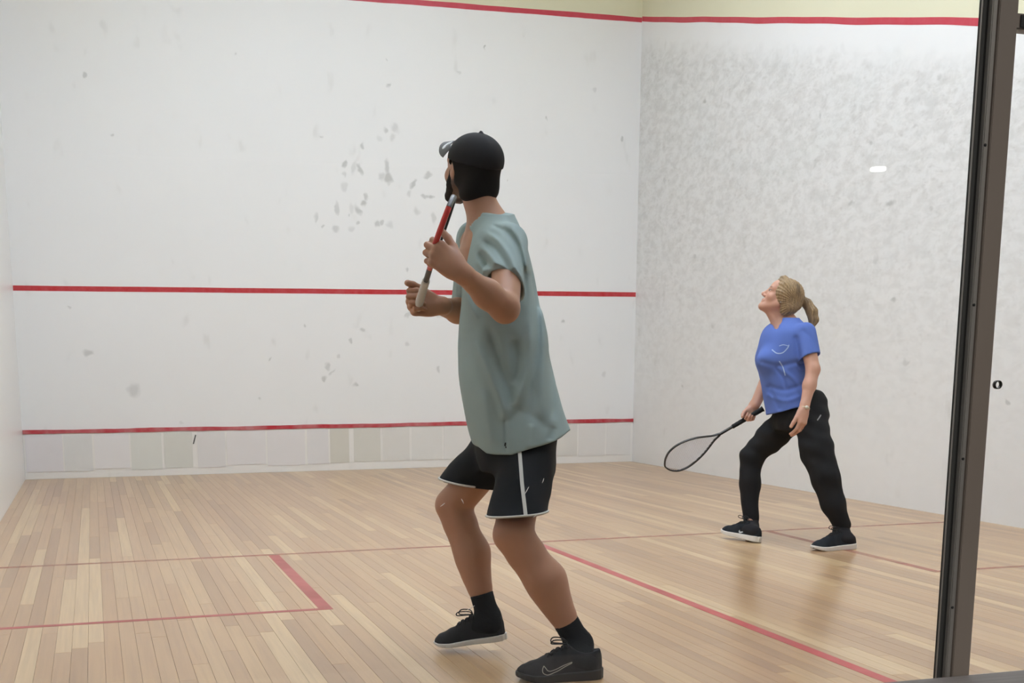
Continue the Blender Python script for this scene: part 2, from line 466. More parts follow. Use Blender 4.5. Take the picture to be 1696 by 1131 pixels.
# ------------------------------------------------------------------ glass front of the viewing side
SILL = .272
M_WALLG = plain('hall_grey_paint', (120, 120, 118), .8, .2)
M_METAL = NT('brown_grey_metal', .42, .5)
M_METAL.b.inputs['Metallic'].default_value = 0
_p = M_METAL.pos(); _c = M_METAL.mix(M_METAL.noise(_p, 3, 3), lin((112, 101, 92)), lin((124, 114, 105))); M_METAL.color(_c); M_METAL = M_METAL.m
M_BEAD = plain('grey_glazing_bead', (140, 136, 130), .4, .5, .4)
M_GASKET = plain('black_gasket', (52, 52, 50), .7, .3)
M_SCREW = plain('dark_screw', (18, 18, 18), .5)
M_HOLE = plain('hole_ring_dark', (45, 42, 38), .5)
t = NT('court_glass', 0.0, .5)
t.b.inputs['Transmission Weight'].default_value = 1; t.b.inputs['IOR'].default_value = 1.45; t.color((.985, .995, .99)); M_GLASS = t.m

wb = box('wall_back', (-T, -.10, -.1), (CW+T, -.045, SILL-.03), M_WALLG, kind='structure')
wb['label'] = 'low grey wall carrying the glass of the viewing side'
win = empty('window_1', (3.2, 0, SILL), kind='structure'); win['label'] = 'glass front between viewers and court with brown metal post'
def wchild(o): keep_world(o, win); return o
# grey grained ledge
t = NT('grey_grained_ledge', .55, .4); p = t.pos()
g = t.noise(t.scaled(p, (2, 60, 1)), 2, 4, .6, .5)
t.color(t.mix(g, lin((104, 98, 98)), lin((150, 144, 142)))); t.bump(g, .3, .001); M_LEDGE = t.m
wchild(box('sill', (-T, -.46, SILL-.03), (CW+T, -.054, .290), M_LEDGE, bev=.002, label='grey grained ledge along the foot of the glass'))
# post
px0, px1 = 2.682, 2.732
PH = 2.9
wchild(box('mullion', (px0, -.052, SILL-.03), (px1, -.0, PH), M_METAL, bev=.0015, label='brown grey metal post'))
wchild(box('glazing_bead', (px0-.014, -.046, SILL), (px0-.0002, -.0305, PH), M_BEAD, bev=.002, label='light grey bead on the left of the post'))
wchild(box('gasket', (px0-.0275, -.030, SILL), (px0-.0002, -.0165, PH), M_GASKET, bev=.001, label='dark rubber channel holding the glass'))
wchild(box('edge_strip', (px0-.0295, -.030, SILL), (px0-.0277, -.026, PH), M_BEAD, label='thin light strip at the glass edge'))
for (sx, sy) in ((1629, 240), (1611, 505), (1593, 760), (1577, 1006)):
    q = on_plane(sx, sy, 1, -.0465)
    V, F = tube([(px0-.009, -.0475, q[2]), (px0-.009, -.045, q[2])], .0034, 10)
    wchild(mesh_of('screw', V, F, M_SCREW))
wchild(box('pane', (.002, -.016, SILL), (px0-.004, -.006, PH), M_GLASS, label='large clear pane left of the post'))
wchild(box('pane', (px1+.006, -.016, SILL+.004), (CW-.002, -.006, PH), M_GLASS, label='clear glass door right of the post'))
wchild(box('window_head', (-T, -.06, PH), (CW+T, .02, PH+.1), M_METAL))
wchild(box('upper_infill', (-T, -.06, PH+.1), (CW+T, -.0, CH), M_CEIL))
# hinge clamp at the top right of the post
q0 = on_plane(1684, 22, 1, -.03); q1 = on_plane(1690, 50, 1, -.03)
wchild(box('hinge_clamp', (px1-.001, -.034, q1[2]), (px1+.075, .004, q0[2]), M_METAL, bev=.003, label='metal hinge clamp gripping the glass door'))
wchild(box('hinge_pad', (px1+.021, -.037, q1[2]+.004), (px1+.070, -.0342, q0[2]-.004), M_SCREW, bev=.001, label='black pad on the hinge clamp'))
# finger ring in the glass door
rc = on_plane(1651, 637, 1, -.011)
ang = np.linspace(0, 2*math.pi, 28, endpoint=False)
ring = []
for (rr, yy) in ((.0085, -.018), (.0102, -.018), (.0102, -.004), (.0085, -.004)):
    ring.append([(rc[0]+rr*math.cos(a), yy, rc[2]+rr*math.sin(a)) for a in ang])
V = [v for r_ in ring for v in r_]; F = []
for k in range(4):
    for i in range(28):
        j = (i+1) % 28; k2 = (k+1) % 4
        F.append((k*28+i, k*28+j, k2*28+j, k2*28+i))
wchild(mesh_of('door_pull_ring', V, F, M_HOLE, label='small dark ring set in the glass door'))

# pale scuffs on the glass
M_SCUFF = plain('pale_scuff', (212, 208, 204), .7)
for a, b in (((868, 820), (876, 806)), ((729, 839), (737, 833)), ((764, 826), (768, 834)), ((898, 800), (901, 792)), ((771, 1012), (786, 1003)), ((840, 300), (841, 297)), ((883, 857), (888, 853))):
    p0, p1 = on_plane(*a, 1, -.0166), on_plane(*b, 1, -.0166)
    V, F = tube([p0, (p0+p1)/2+np.array([.0004, 0, 0]), p1], [.0004, .0011, .0005], 6)
    V[:, 1] = -.0163+(V[:, 1]+.0166)*.2
    wchild(mesh_of('scuff', V, F, M_SCUFF))

# viewing hall behind the camera, with the small ceiling panel that mirrors in the glass
M_HFLOOR = plain('hall_carpet', (70, 72, 76), .95, .1, noise=.15, nscale=60)
M_HWALL = plain('hall_wall', (96, 94, 90), .85, .1)
M_HCEIL = plain('hall_ceiling', (100, 100, 98), .9, .1)
box('floor_hall', (-4, -9.5, -.2), (12, -.10, -.1), M_HFLOOR, kind='structure')
box('wall_hall', (-4, -9.6, -.1), (12, -9.5, 3.3), M_HWALL, kind='structure')
box('ceiling_hall', (-4, -9.6, 3.0), (12, -.12, 3.1), M_HCEIL, kind='structure')
d = ray_dir(1454, 279).copy(); d /= np.linalg.norm(d)
tg = (-.011-CAM_POS[1])/d[1]; hit = CAM_POS+d*tg; dr = d*np.array([1, -1, 1]); tc = (2.985-hit[2])/dr[2]
LP = hit+dr*tc
hl = empty('downlight', LP, 'small bright ceiling panel mirrored in the glass', 'light')
DL = tc+tg
hd = np.array([dr[0], dr[1]]); hd /= np.linalg.norm(hd)
for nm, rad, dz0, dz1, mt in (('diffuser', 1.0, -.012, -.004, M_HALL), ('frame', 1.12, -.004, .014, M_LHOUSE)):
    V, F = [], []
    for dz in (dz0, dz1):
        for k in range(32):
            a = 2*math.pi*k/32
            u = .155*rad*abs(math.cos(a))**.7*(1 if math.cos(a) > 0 else -1); v = .072*rad*abs(math.sin(a))**.7*(1 if math.sin(a) > 0 else -1)
            V.append((hd[0]*u-hd[1]*v, hd[1]*u+hd[0]*v, dz))
    F = [tuple(range(32))[::-1], tuple(range(32, 64))]+[(k, (k+1) % 32, 32+(k+1) % 32, 32+k) for k in range(32)]
    mesh_of(nm, V, F, mt, hl, smooth=False)
for x, nm in ((.4, 'left'), (3.4, 'right')):  # unseen panels, added only to light the post and ledge
    e = empty('hall_fill_light', (x, -3.0, 3.0), 'added white fill panel at the hall ceiling, %s of the two lighting the post' % nm, 'light', 'added hall fill lights')
    box('housing', (-.32, -.32, -.05), (.32, .32, -.001), M_LHOUSE, e)
    box('diffuser', (-.3, -.3, -.06), (.3, .3, -.051), emit('hall_fill_glow', (1, .97, .92), LIGHT_FILL), e)
#FIGURES
# ------------------------------------------------------------------ signed-distance modelling (for bodies and clothes)
def v3(*a): return np.array(a, float)
def unit(a): a = np.asarray(a, float); return a/np.linalg.norm(a)
class Cone:
    """round cone a-b; flat=(axis, s) squeezes it along an axis"""
    def __init__(s, a, b, ra, rb, k=.02, flat=None, op='+'):
        s.a, s.b, s.ra, s.rb, s.k, s.op = np.asarray(a, float), np.asarray(b, float), ra, rb, k, op
        s.flat = None if flat is None else (unit(flat[0]), flat[1])
        s.c = (s.a+s.b)/2; s.R = np.linalg.norm(s.b-s.a)/2+max(ra, rb)
    def __call__(s, p):
        q = p-s.a; ab = s.b-s.a
        if s.flat:
            n, f = s.flat
            q = q+(q@n)[..., None]*n*(1/f-1); ab = ab+n*(ab@n)*(1/f-1)
        t = np.clip(q@ab/(ab@ab+1e-12), 0, 1)
        d = np.linalg.norm(q-t[..., None]*ab, axis=-1)-(s.ra+t*(s.rb-s.ra))
        return d*(s.flat[1] if s.flat else 1)
class Ell:
    def __init__(s, c, r, R=None, k=.02, op='+'):
        s.c, s.r, s.k, s.op = np.asarray(c, float), np.asarray(r, float), k, op
        s.M = np.eye(3) if R is None else np.asarray(R, float); s.R = max(r)
    def __call__(s, p):
        q = (p-s.c)@s.M.T
        k0 = np.linalg.norm(q/s.r, axis=-1); k1 = np.linalg.norm(q/s.r**2, axis=-1)+1e-9
        return k0*(k0-1)/k1
class Stack:
    """ellipses stacked along z: rows (z, cx, cy, a, b) with in-plane axes ex, ey"""
    def __init__(s, rows, ex, ey, n=2.3, k=.03, op='+', infl=0., fade=.02):
        r = np.array(sorted(rows), float); s.z = r[:, 0]; s.v = r[:, 1:]; s.ex, s.ey, s.n, s.k, s.op, s.infl, s.fade = ex, ey, n, k, op, infl, fade
        s.c = v3(r[:, 1].mean(), r[:, 2].mean(), (s.z[0]+s.z[-1])/2)
        s.R = (s.z[-1]-s.z[0])/2+r[:, 3:].max()+.08
        zz = np.linspace(s.z[0], s.z[-1], 200); V = np.stack([np.interp(zz, s.z, s.v[:, i]) for i in range(4)], 1)
        ker = np.hanning(31); ker /= ker.sum()
        s.zz = zz; s.V = np.stack([np.convolve(np.pad(V[:, i], 15, mode='edge'), ker, 'valid') for i in range(4)], 1)
    def __call__(s, p):
        z = p[..., 2]
        cx, cy, a, b = (np.interp(z, s.zz, s.V[:, i]) for i in range(4))
        a = a+s.infl; b = b+s.infl
        dx, dy = p[..., 0]-cx, p[..., 1]-cy
        u = np.abs(dx*s.ex[0]+dy*s.ex[1])/a; v = np.abs(dx*s.ey[0]+dy*s.ey[1])/b
        rr = (u**s.n+v**s.n)**(1/s.n)+1e-9
        loc = np.sqrt((dx*s.ex[0]+dy*s.ex[1])**2+(dx*s.ey[0]+dy*s.ey[1])**2)
        d = loc*(1-1/np.maximum(rr, .15))
        d = np.where(rr < .15, -np.minimum(a, b)*.8, d)*.85
        return np.maximum(d, np.maximum(z-s.z[-1], s.z[0]-z))
class Half:
    """keep the side n.(p-o) < 0 (op '^')"""
    def __init__(s, o, n, k=.004, wave=None):
        s.o, s.n_, s.k, s.op, s.wave = np.asarray(o, float), unit(n), k, '^', wave; s.c = s.o; s.R = 1e9
    def __call__(s, p):
        d = (p-s.o)@s.n_
        return d+s.wave(p) if s.wave else d
class Fn:
    def __init__(s, f, op='+', k=.01, c=None, R=1e9): s.f, s.op, s.k, s.R = f, op, k, R; s.c = v3(0, 0, 0) if c is None else np.asarray(c, float)
    def __call__(s, p): return s.f(p)
def smin(a, b, k):
    h = np.clip(.5+.5*(b-a)/k, 0, 1)
    return b*(1-h)+a*h-k*h*(1-h)
def field(prims, P, centers=None, rad=0):
    D = np.full(P.shape[:-1], 1.0)
    for q in prims:
        if centers is not None and q.R < 1e8:
            mk = np.linalg.norm(centers-q.c, axis=1) < q.R+rad+q.k+.02
            if not mk.any(): continue
        else: mk = slice(None)
        d = q(P[mk])
        if q.op == '+': D[mk] = smin(D[mk], d, q.k)
        elif q.op == '-': D[mk] = -smin(-D[mk], d, q.k)
        elif q.op == '^': D[mk] = -smin(-D[mk], -d, q.k)
        elif q.op == 'd': D[mk] = D[mk]+d
    return D
def surface(prims, lo, hi, h):
    """sparse surface nets"""
    B = 8; lo = np.asarray(lo, float); hi = np.asarray(hi, float)
    nb = np.ceil((hi-lo)/(B*h)).astype(int)
    I = np.stack(np.meshgrid(*[np.arange(n) for n in nb], indexing='ij'), -1).reshape(-1, 3)
    cen = lo+(I+.5)*B*h
    dc = np.concatenate([field(prims, cen[i:i+20000, None, :], cen[i:i+20000], B*h)[:, 0] for i in range(0, len(cen), 20000)])
    keep = np.abs(dc) < B*h*1.25
    I, cen = I[keep], cen[keep]
    g = np.arange(B+1)
    G = np.stack(np.meshgrid(g, g, g, indexing='ij'), -1)
    NY, NZ = int(nb[1]*B+2), int(nb[2]*B+2)
    allv, allid, edges = [], [], []
    for i in range(0, len(I), 1200):
        Ib = I[i:i+1200]*B; cb2 = cen[i:i+1200]
        P = lo+(Ib[:, None, None, None, :]+G)*h
        n_ = len(Ib)
        D = field(prims, P.reshape(n_, -1, 3), cb2, B*h*.9).reshape(n_, B+1, B+1, B+1)
        D = np.where(D == 0, 1e-7, D)
        S = D < 0
        acc = np.zeros((n_, B, B, B, 3)); cnt = np.zeros((n_, B, B, B))
        def cor(A, o): return A[:, o[0]:o[0]+B, o[1]:o[1]+B, o[2]:o[2]+B]
        for ax in range(3):
            for o1 in (0, 1):
                for o2 in (0, 1):
                    o = [0, 0, 0]; oth = [k for k in range(3) if k != ax]; o[oth[0]], o[oth[1]] = o1, o2
                    e = list(o); e[ax] = 1
                    d0, d1 = cor(D, o), cor(D, e); cr_ = (d0 < 0) != (d1 < 0)
                    t_ = np.where(cr_, d0/np.where(cr_, d0-d1, 1), 0)
                    pt = np.zeros(d0.shape+(3,)); pt[..., oth[0]] = o1; pt[..., oth[1]] = o2; pt[..., ax] = t_
                    acc += pt*cr_[..., None]; cnt += cr_
        has = cnt > 0
        ix = np.argwhere(has)
        gi = Ib[ix[:, 0]]+ix[:, 1:]
        allv.append(lo+(gi+acc[has]/cnt[has][:, None])*h)
        allid.append((gi[:, 0]*NY+gi[:, 1])*NZ+gi[:, 2])
        for ax in range(3):
            o = [0, 0, 0]; o[ax] = 1
            s0, s1 = cor(S, (0, 0, 0)), cor(S, o)
            ed = np.argwhere(s0 != s1)
            if len(ed):
                ge = Ib[ed[:, 0]]+ed[:, 1:]
                edges.append((ax, ge, s0[tuple(ed.T)]))
    V = np.concatenate(allv); ids = np.concatenate(allid)
    od = np.argsort(ids); ids = ids[od]; V = V[od]
    F = []
    st = np.array([NY*NZ, NZ, 1])
    for ax, ge, ins in edges:
        b_, c_ = (ax+1) % 3, (ax+2) % 3
        base = ge@st
        q = np.stack([base, base-st[b_], base-st[b_]-st[c_], base-st[c_]], 1)
        k = np.searchsorted(ids, q); k = np.clip(k, 0, len(ids)-1)
        ok = (ids[k] == q).all(1)
        k = np.where(ins[:, None], k, k[:, ::-1])
        F.append(k[ok])
    F = np.concatenate(F)
    # drop loose islands of a few faces and unused vertices
    return V, F
def np_mesh(name, V, F, mat, parent=None, colors=None, smooth=True, **kw):
    me = bpy.data.meshes.new(name)
    me.vertices.add(len(V)); me.vertices.foreach_set('co', np.asarray(V, np.float32).ravel())
    n = F.shape[1]
    me.loops.add(len(F)*n); me.loops.foreach_set('vertex_index', np.asarray(F, np.int32).ravel())
    me.polygons.add(len(F)); me.polygons.foreach_set('loop_start', np.arange(0, len(F)*n, n, dtype=np.int32))
    me.update(calc_edges=True)
    if colors is not None:
        a = me.color_attributes.new('tint', 'FLOAT_COLOR', 'POINT')
        c = np.ones((len(V), 4), np.float32); c[:, :3] = colors
        a.data.foreach_set('color', c.ravel())
    o = link(name, me, mat, None, smooth=smooth, **kw)
    if parent is not None: keep_world(o, parent)
    return o
def sdf_part(name, prims, h, mat, parent, colors=None, pad=.02, lo=None, hi=None, **kw):
    fin = [q for q in prims if q.R < 1e8 and q.op == '+']
    if lo is None:
        lo = np.min([q.c-q.R for q in fin], 0)-pad; hi = np.max([q.c+q.R for q in fin], 0)+pad
    V, F = surface(prims, lo, hi, h)
    # light smoothing of the nets
    return np_mesh(name, V, F, mat, parent, colors=(colors(V) if colors else None), **kw)
def noise3(p, f, seed=0):
    r = np.random.default_rng(seed); out = 0
    for i in range(5):
        k = r.normal(size=3); k /= np.linalg.norm(k)
        out = out+np.sin(p@(k*f*(1+.35*i))+r.uniform(0, 6.28)+1.3*np.sin(p@(r.normal(size=3)*f*.4)))
    return out/5

def part_tube(name, pts, rad, mat, parent, n=8, closed=False, **kw):
    V, F = tube(pts, rad, n, closed)
    o = mesh_of(name, V, F, mat, None, **kw); keep_world(o, parent); return o
def spline(pts, n=40):
    pts = np.array(pts, float); t = np.linspace(0, len(pts)-1, n); out = []
    for x in t:
        i = min(int(x), len(pts)-2); f = x-i
        p0, p1, p2, p3 = pts[max(i-1, 0)], pts[i], pts[i+1], pts[min(i+2, len(pts)-1)]
        out.append(.5*((2*p1)+(-p0+p2)*f+(2*p0-5*p1+4*p2-p3)*f*f+(-p0+3*p1-3*p2+p3)*f**3))
    return np.array(out)
def bvh_of(ob):
    me = ob.data
    V = np.empty(len(me.vertices)*3, np.float32); me.vertices.foreach_get('co', V); V = V.reshape(-1, 3)
    P = [tuple(p.vertices) for p in me.polygons]
    return BVHTree.FromPolygons([Vector(v) for v in V], P)
def decal(name, bvh, origin, pts, width, thick, mat, parent, **kw):
    """ribbon laid on a surface: pts are world points near it, projected along rays from origin"""
    outp, nor = [], []
    for p in pts:
        d = Vector(p)-Vector(origin); d.normalize()
        hit = bvh.ray_cast(Vector(origin), d)
        if hit[0] is None: continue
        outp.append(np.array(hit[0])); nor.append(np.array(hit[1]))
    if len(outp) < 2: return None
    V, F = [], []
    w_ = np.full(len(outp), width) if np.isscalar(width) else np.interp(np.linspace(0, 1, len(outp)), np.linspace(0, 1, len(width)), width)
    for i, (p, n_) in enumerate(zip(outp, nor)):
        a = outp[max(i-1, 0)]; b = outp[min(i+1, len(outp)-1)]
        t_ = (b-a)/(np.linalg.norm(b-a)+1e-9); s_ = np.cross(t_, n_); s_ /= np.linalg.norm(s_)+1e-9
        if n_@(np.array(origin)-p) < 0: n_ = -n_
        V += [p-s_*w_[i]/2-n_*.001, p-s_*w_[i]/2+n_*thick, p+s_*w_[i]/2+n_*thick, p+s_*w_[i]/2-n_*.001]
    for i in range(len(outp)-1):
        for k in range(4): F.append((i*4+k, i*4+(k+1) % 4, i*4+4+(k+1) % 4, i*4+4+k))
    F += [(0, 3, 2, 1), tuple((len(outp)-1)*4+k for k in range(4))]
    o = mesh_of(name, V, F, mat, None, smooth=False, **kw); keep_world(o, parent); return o

# ---- body pieces
def head_prims(c, R, s=1.0, male=True):
    """c centre, R rows = (right, fwd, up)"""
    L = lambda *a: c+np.array(a)*s@R
    r = lambda *a: np.array(a)*s
    P = [Ell(L(0, -.014, .034), r(.076, .096, .086), R, .02),
         Ell(L(0, .034, -.018), r(.061, .062, .078), R, .03),
         Ell(L(0, .044, .045), r(.060, .048, .05), R, .02)]
    for x in (-1, 1):
        P += [Cone(L(x*.056, .002, -.048), L(x*.018, .076, -.098), .024*s, .018*s, .025),
              Ell(L(x*.038, .062, -.030), r(.026, .026, .026), R, .02)]
    P += [Cone(L(-.012, .083, -.101), L(.012, .083, -.101), .0185*s, .0185*s, .018),
          Cone(L(-.040, .074, .022), L(.040, .074, .022), .015*s, .015*s, .015)]
    for x in (-1, 1):
        P.append(Ell(L(x*.032, .103, .004), r(.017, .014, .012), R, .014, '-'))
        P.append(Ell(L(x*.032, .078, .003), r(.0165, .0135, .0125), R, .006))
    P += [Cone(L(0, .086, .016), L(0, .111, -.027), .0085*s, .0105*s, .012),
          Ell(L(0, .112, -.031), r(.011, .012, .0105), R, .008)]
    for x in (-1, 1): P.append(Ell(L(x*.012, .101, -.036), r(.009, .011, .008), R, .006))
    P += [Cone(L(-.020, .088, -.0625), L(.020, .088, -.0625), .0075*s, .0075*s, .008),
          Cone(L(-.008, .0965, -.0600), L(.008, .0965, -.0600), .0055*s, .0055*s, .006),
          Cone(L(-.015, .0915, -.0725), L(.015, .0915, -.0725), .0075*s, .0075*s, .007),
          Cone(L(-.024, .1015, -.0662), L(.024, .1015, -.0662), .0022*s, .0022*s, .003, op='-')]
    for x in (-1, 1):
        P += [Ell(L(x*.079, -.008, -.006), r(.010, .019, .031), R, .008),
              Ell(L(x*.090, -.002, .0), r(.006, .011, .018), R, .005, '-')]
    return P
def head_color(c, R, s, skin, lip, brow, beard=None):
    skin, lip, brow = np.array(skin), np.array(lip), np.array(brow)
    def f(V):
        q = (V-c)@R.T/s
        col = np.tile(skin, (len(V), 1))
        near = np.linalg.norm(q, axis=1) < .2
        def blend(m, k): 
            nonlocal col
            m = (m*near)[:, None]; col = col*(1-m)+np.array(k)*m
        x = np.abs(q[:, 0])
        lipm = np.clip(1.6-np.sqrt((x/.023)**2+((q[:, 2]+.0665)/.0105)**2)*1.4, 0, 1)*(q[:, 1] > .08)
        if beard is not None:
            bm_ = np.clip((-.030-q[:, 2])/.02+np.clip((.03-q[:, 1])/.08, -.3, .3), 0, 1)*(q[:, 1] > -.03)*np.clip((q[:, 2]+.135)/.02, 0, 1)
            blend(bm_*.85, beard)
        blend(lipm*.8, lip)
        bz = .0265-(x-.03)**2*4
        bw = np.clip(1.5-np.abs(q[:, 2]-bz)/.004, 0, 1)*(x > .012)*(x < .050)*(q[:, 1] > .06)
        blend(bw*.75, brow)
        chk = np.exp(-(((x-.042)/.022)**2+((q[:, 2]+.03)/.02)**2))*(q[:, 1] > .03)
        blend(chk*.18, skin*np.array([1.05, .72, .66]))
        lash = np.clip(1.4-np.sqrt(((x-.034)/.018)**2+((q[:, 2]-.009)/.0055)**2), 0, 1)*(q[:, 1] > .06)
        blend(lash*.9, brow*.5)
        return col
    return f
def hand_prims(w0, d, n, s, sc=1.0, curl=(55, 70, 45), spread=5, thumb=(40, 25, 20), k=.006, curls=None, thumb_out=.55):
    """w0 wrist, d wrist->knuckles, n back-of-hand normal, s towards the thumb. returns prims and knuckle info"""
    d = unit(d); n = unit(n-d*(n@d)); s_ = np.cross(d, n); s_ = s_ if s_@s > 0 else -s_
    P = []
    W = lambda a, b, c_: w0+(d*a+s_*b+n*c_)*sc
    P.append(Cone(w0-d*.02*sc, W(.03, .0, 0), .026*sc, .031*sc, .02, (n, .72)))
    P.append(Cone(W(.025, .012, 0), W(.078, .022, .002), .025*sc, .019*sc, .015, (n, .7)))
    P.append(Cone(W(.025, -.012, 0), W(.072, -.022, -.002), .024*sc, .0175*sc, .015, (n, .7)))
    P.append(Cone(W(.03, .0, 0), W(.080, .0, .003), .025*sc, .018*sc, .012, (n, .75)))
    base = [(.086, .029, .001), (.090, .010, .004), (.086, -.009, .003), (.078, -.026, -.001)]
    lens = [(.040, .025, .021), (.044, .028, .022), (.040, .026, .021), (.032, .021, .019)]
    rad = [.0098, .0100, .0094, .0084]
    for f in range(4):
        p = W(*base[f]); cu = curls[f] if curls else curl
        a = math.radians((1.5-f)*spread); fd = d*math.cos(a)+s_*math.sin(a); nn = n
        P.append(Cone(W(base[f][0]-.03, base[f][1]*.8, base[f][2]), p, .012*sc, rad[f]*1.12*sc, k))
        for j in range(3):
            an = math.radians(cu[j]); fd, nn = fd*math.cos(an)-nn*math.sin(an), nn*math.cos(an)+fd*math.sin(an)
            q = p+fd*lens[f][j]*sc
            P.append(Cone(p, q, rad[f]*(1-.06*j)*sc, rad[f]*(.96-.1*j)*sc, .0025 if j else k))
            p = q
    # thumb leaves the side of the palm near its base
    p = W(.022, .024, -.006)
    a = math.radians(thumb[0]); td = unit(d*math.cos(a)+s_*math.sin(a)*thumb_out*1.8-n*.35*math.sin(a))
    q = p+td*.042*sc; P.append(Cone(p, q, .0165*sc, .0135*sc, .014))
    bendax = -n
    for j, L_ in enumerate((.034, .027)):
        an = math.radians(thumb[1+j]); td = unit(td*math.cos(an)+unit(d*.6+bendax*.8-s_*.5)*math.sin(an))
        r_ = q+td*L_*sc; P.append(Cone(q, r_, (.0125-.001*j)*sc, (.0115-.0015*j)*sc, .004)); q = r_
    return P

def skin_mat(name, rough=.5):
    t = NT(name, rough, .4)
    a = t.n('Attribute'); a.attribute_name = 'tint'
    p = t.pos()
    f = t.noise(p, 35, 3)
    c = t.mix(t.rng(f, .35, .7, 0, .2), a.outputs['Color'], t.mix(1, a.outputs['Color'], (.9, .8, .76), 'MULTIPLY'))
    t.color(c)
    t.b.inputs['Subsurface Weight'].default_value = .08; t.b.inputs['Subsurface Radius'].default_value = (.01, .004, .002)
    t.bump(t.noise(p, 220, 2), .06, .001)
    return t.m
def cloth(name, rgb, rough=.85, var=.08, weave=900, sheen=.0):
    t = NT(name, rough, .2); p = t.pos(); c = lin(rgb)
    f = t.noise(p, 9, 4, .6)
    t.color(t.mix(f, tuple(x*(1-var) for x in c), tuple(min(1, x*(1+var)) for x in c)))
    t.b.inputs['Sheen Weight'].default_value = sheen
    t.bump(t.noise(p, weave, 2), .15, .0006)
    return t.m
M_SKIN = skin_mat('skin')

EX = unit(v3(RIGHT[0], RIGHT[1], 0)); EY = v3(-EX[1], EX[0], 0); EZ = v3(0, 0, 1)
def row(py, xl, xr, dep, b, sh=0.):
    l, r = at(xl, py, dep), at(xr, py, dep)
    c = (l+r)/2
    return (c[2], c[0], c[1], np.linalg.norm((r-l)[:2])/2, b)
def plane3(a, b, c, below):
    """half space through three points keeping the side away from 'below'"""
    a, b, c = map(np.asarray, (a, b, c)); n = unit(np.cross(b-a, c-a))
    if n@(np.asarray(below)-a) < 0: n = -n
    return a, n

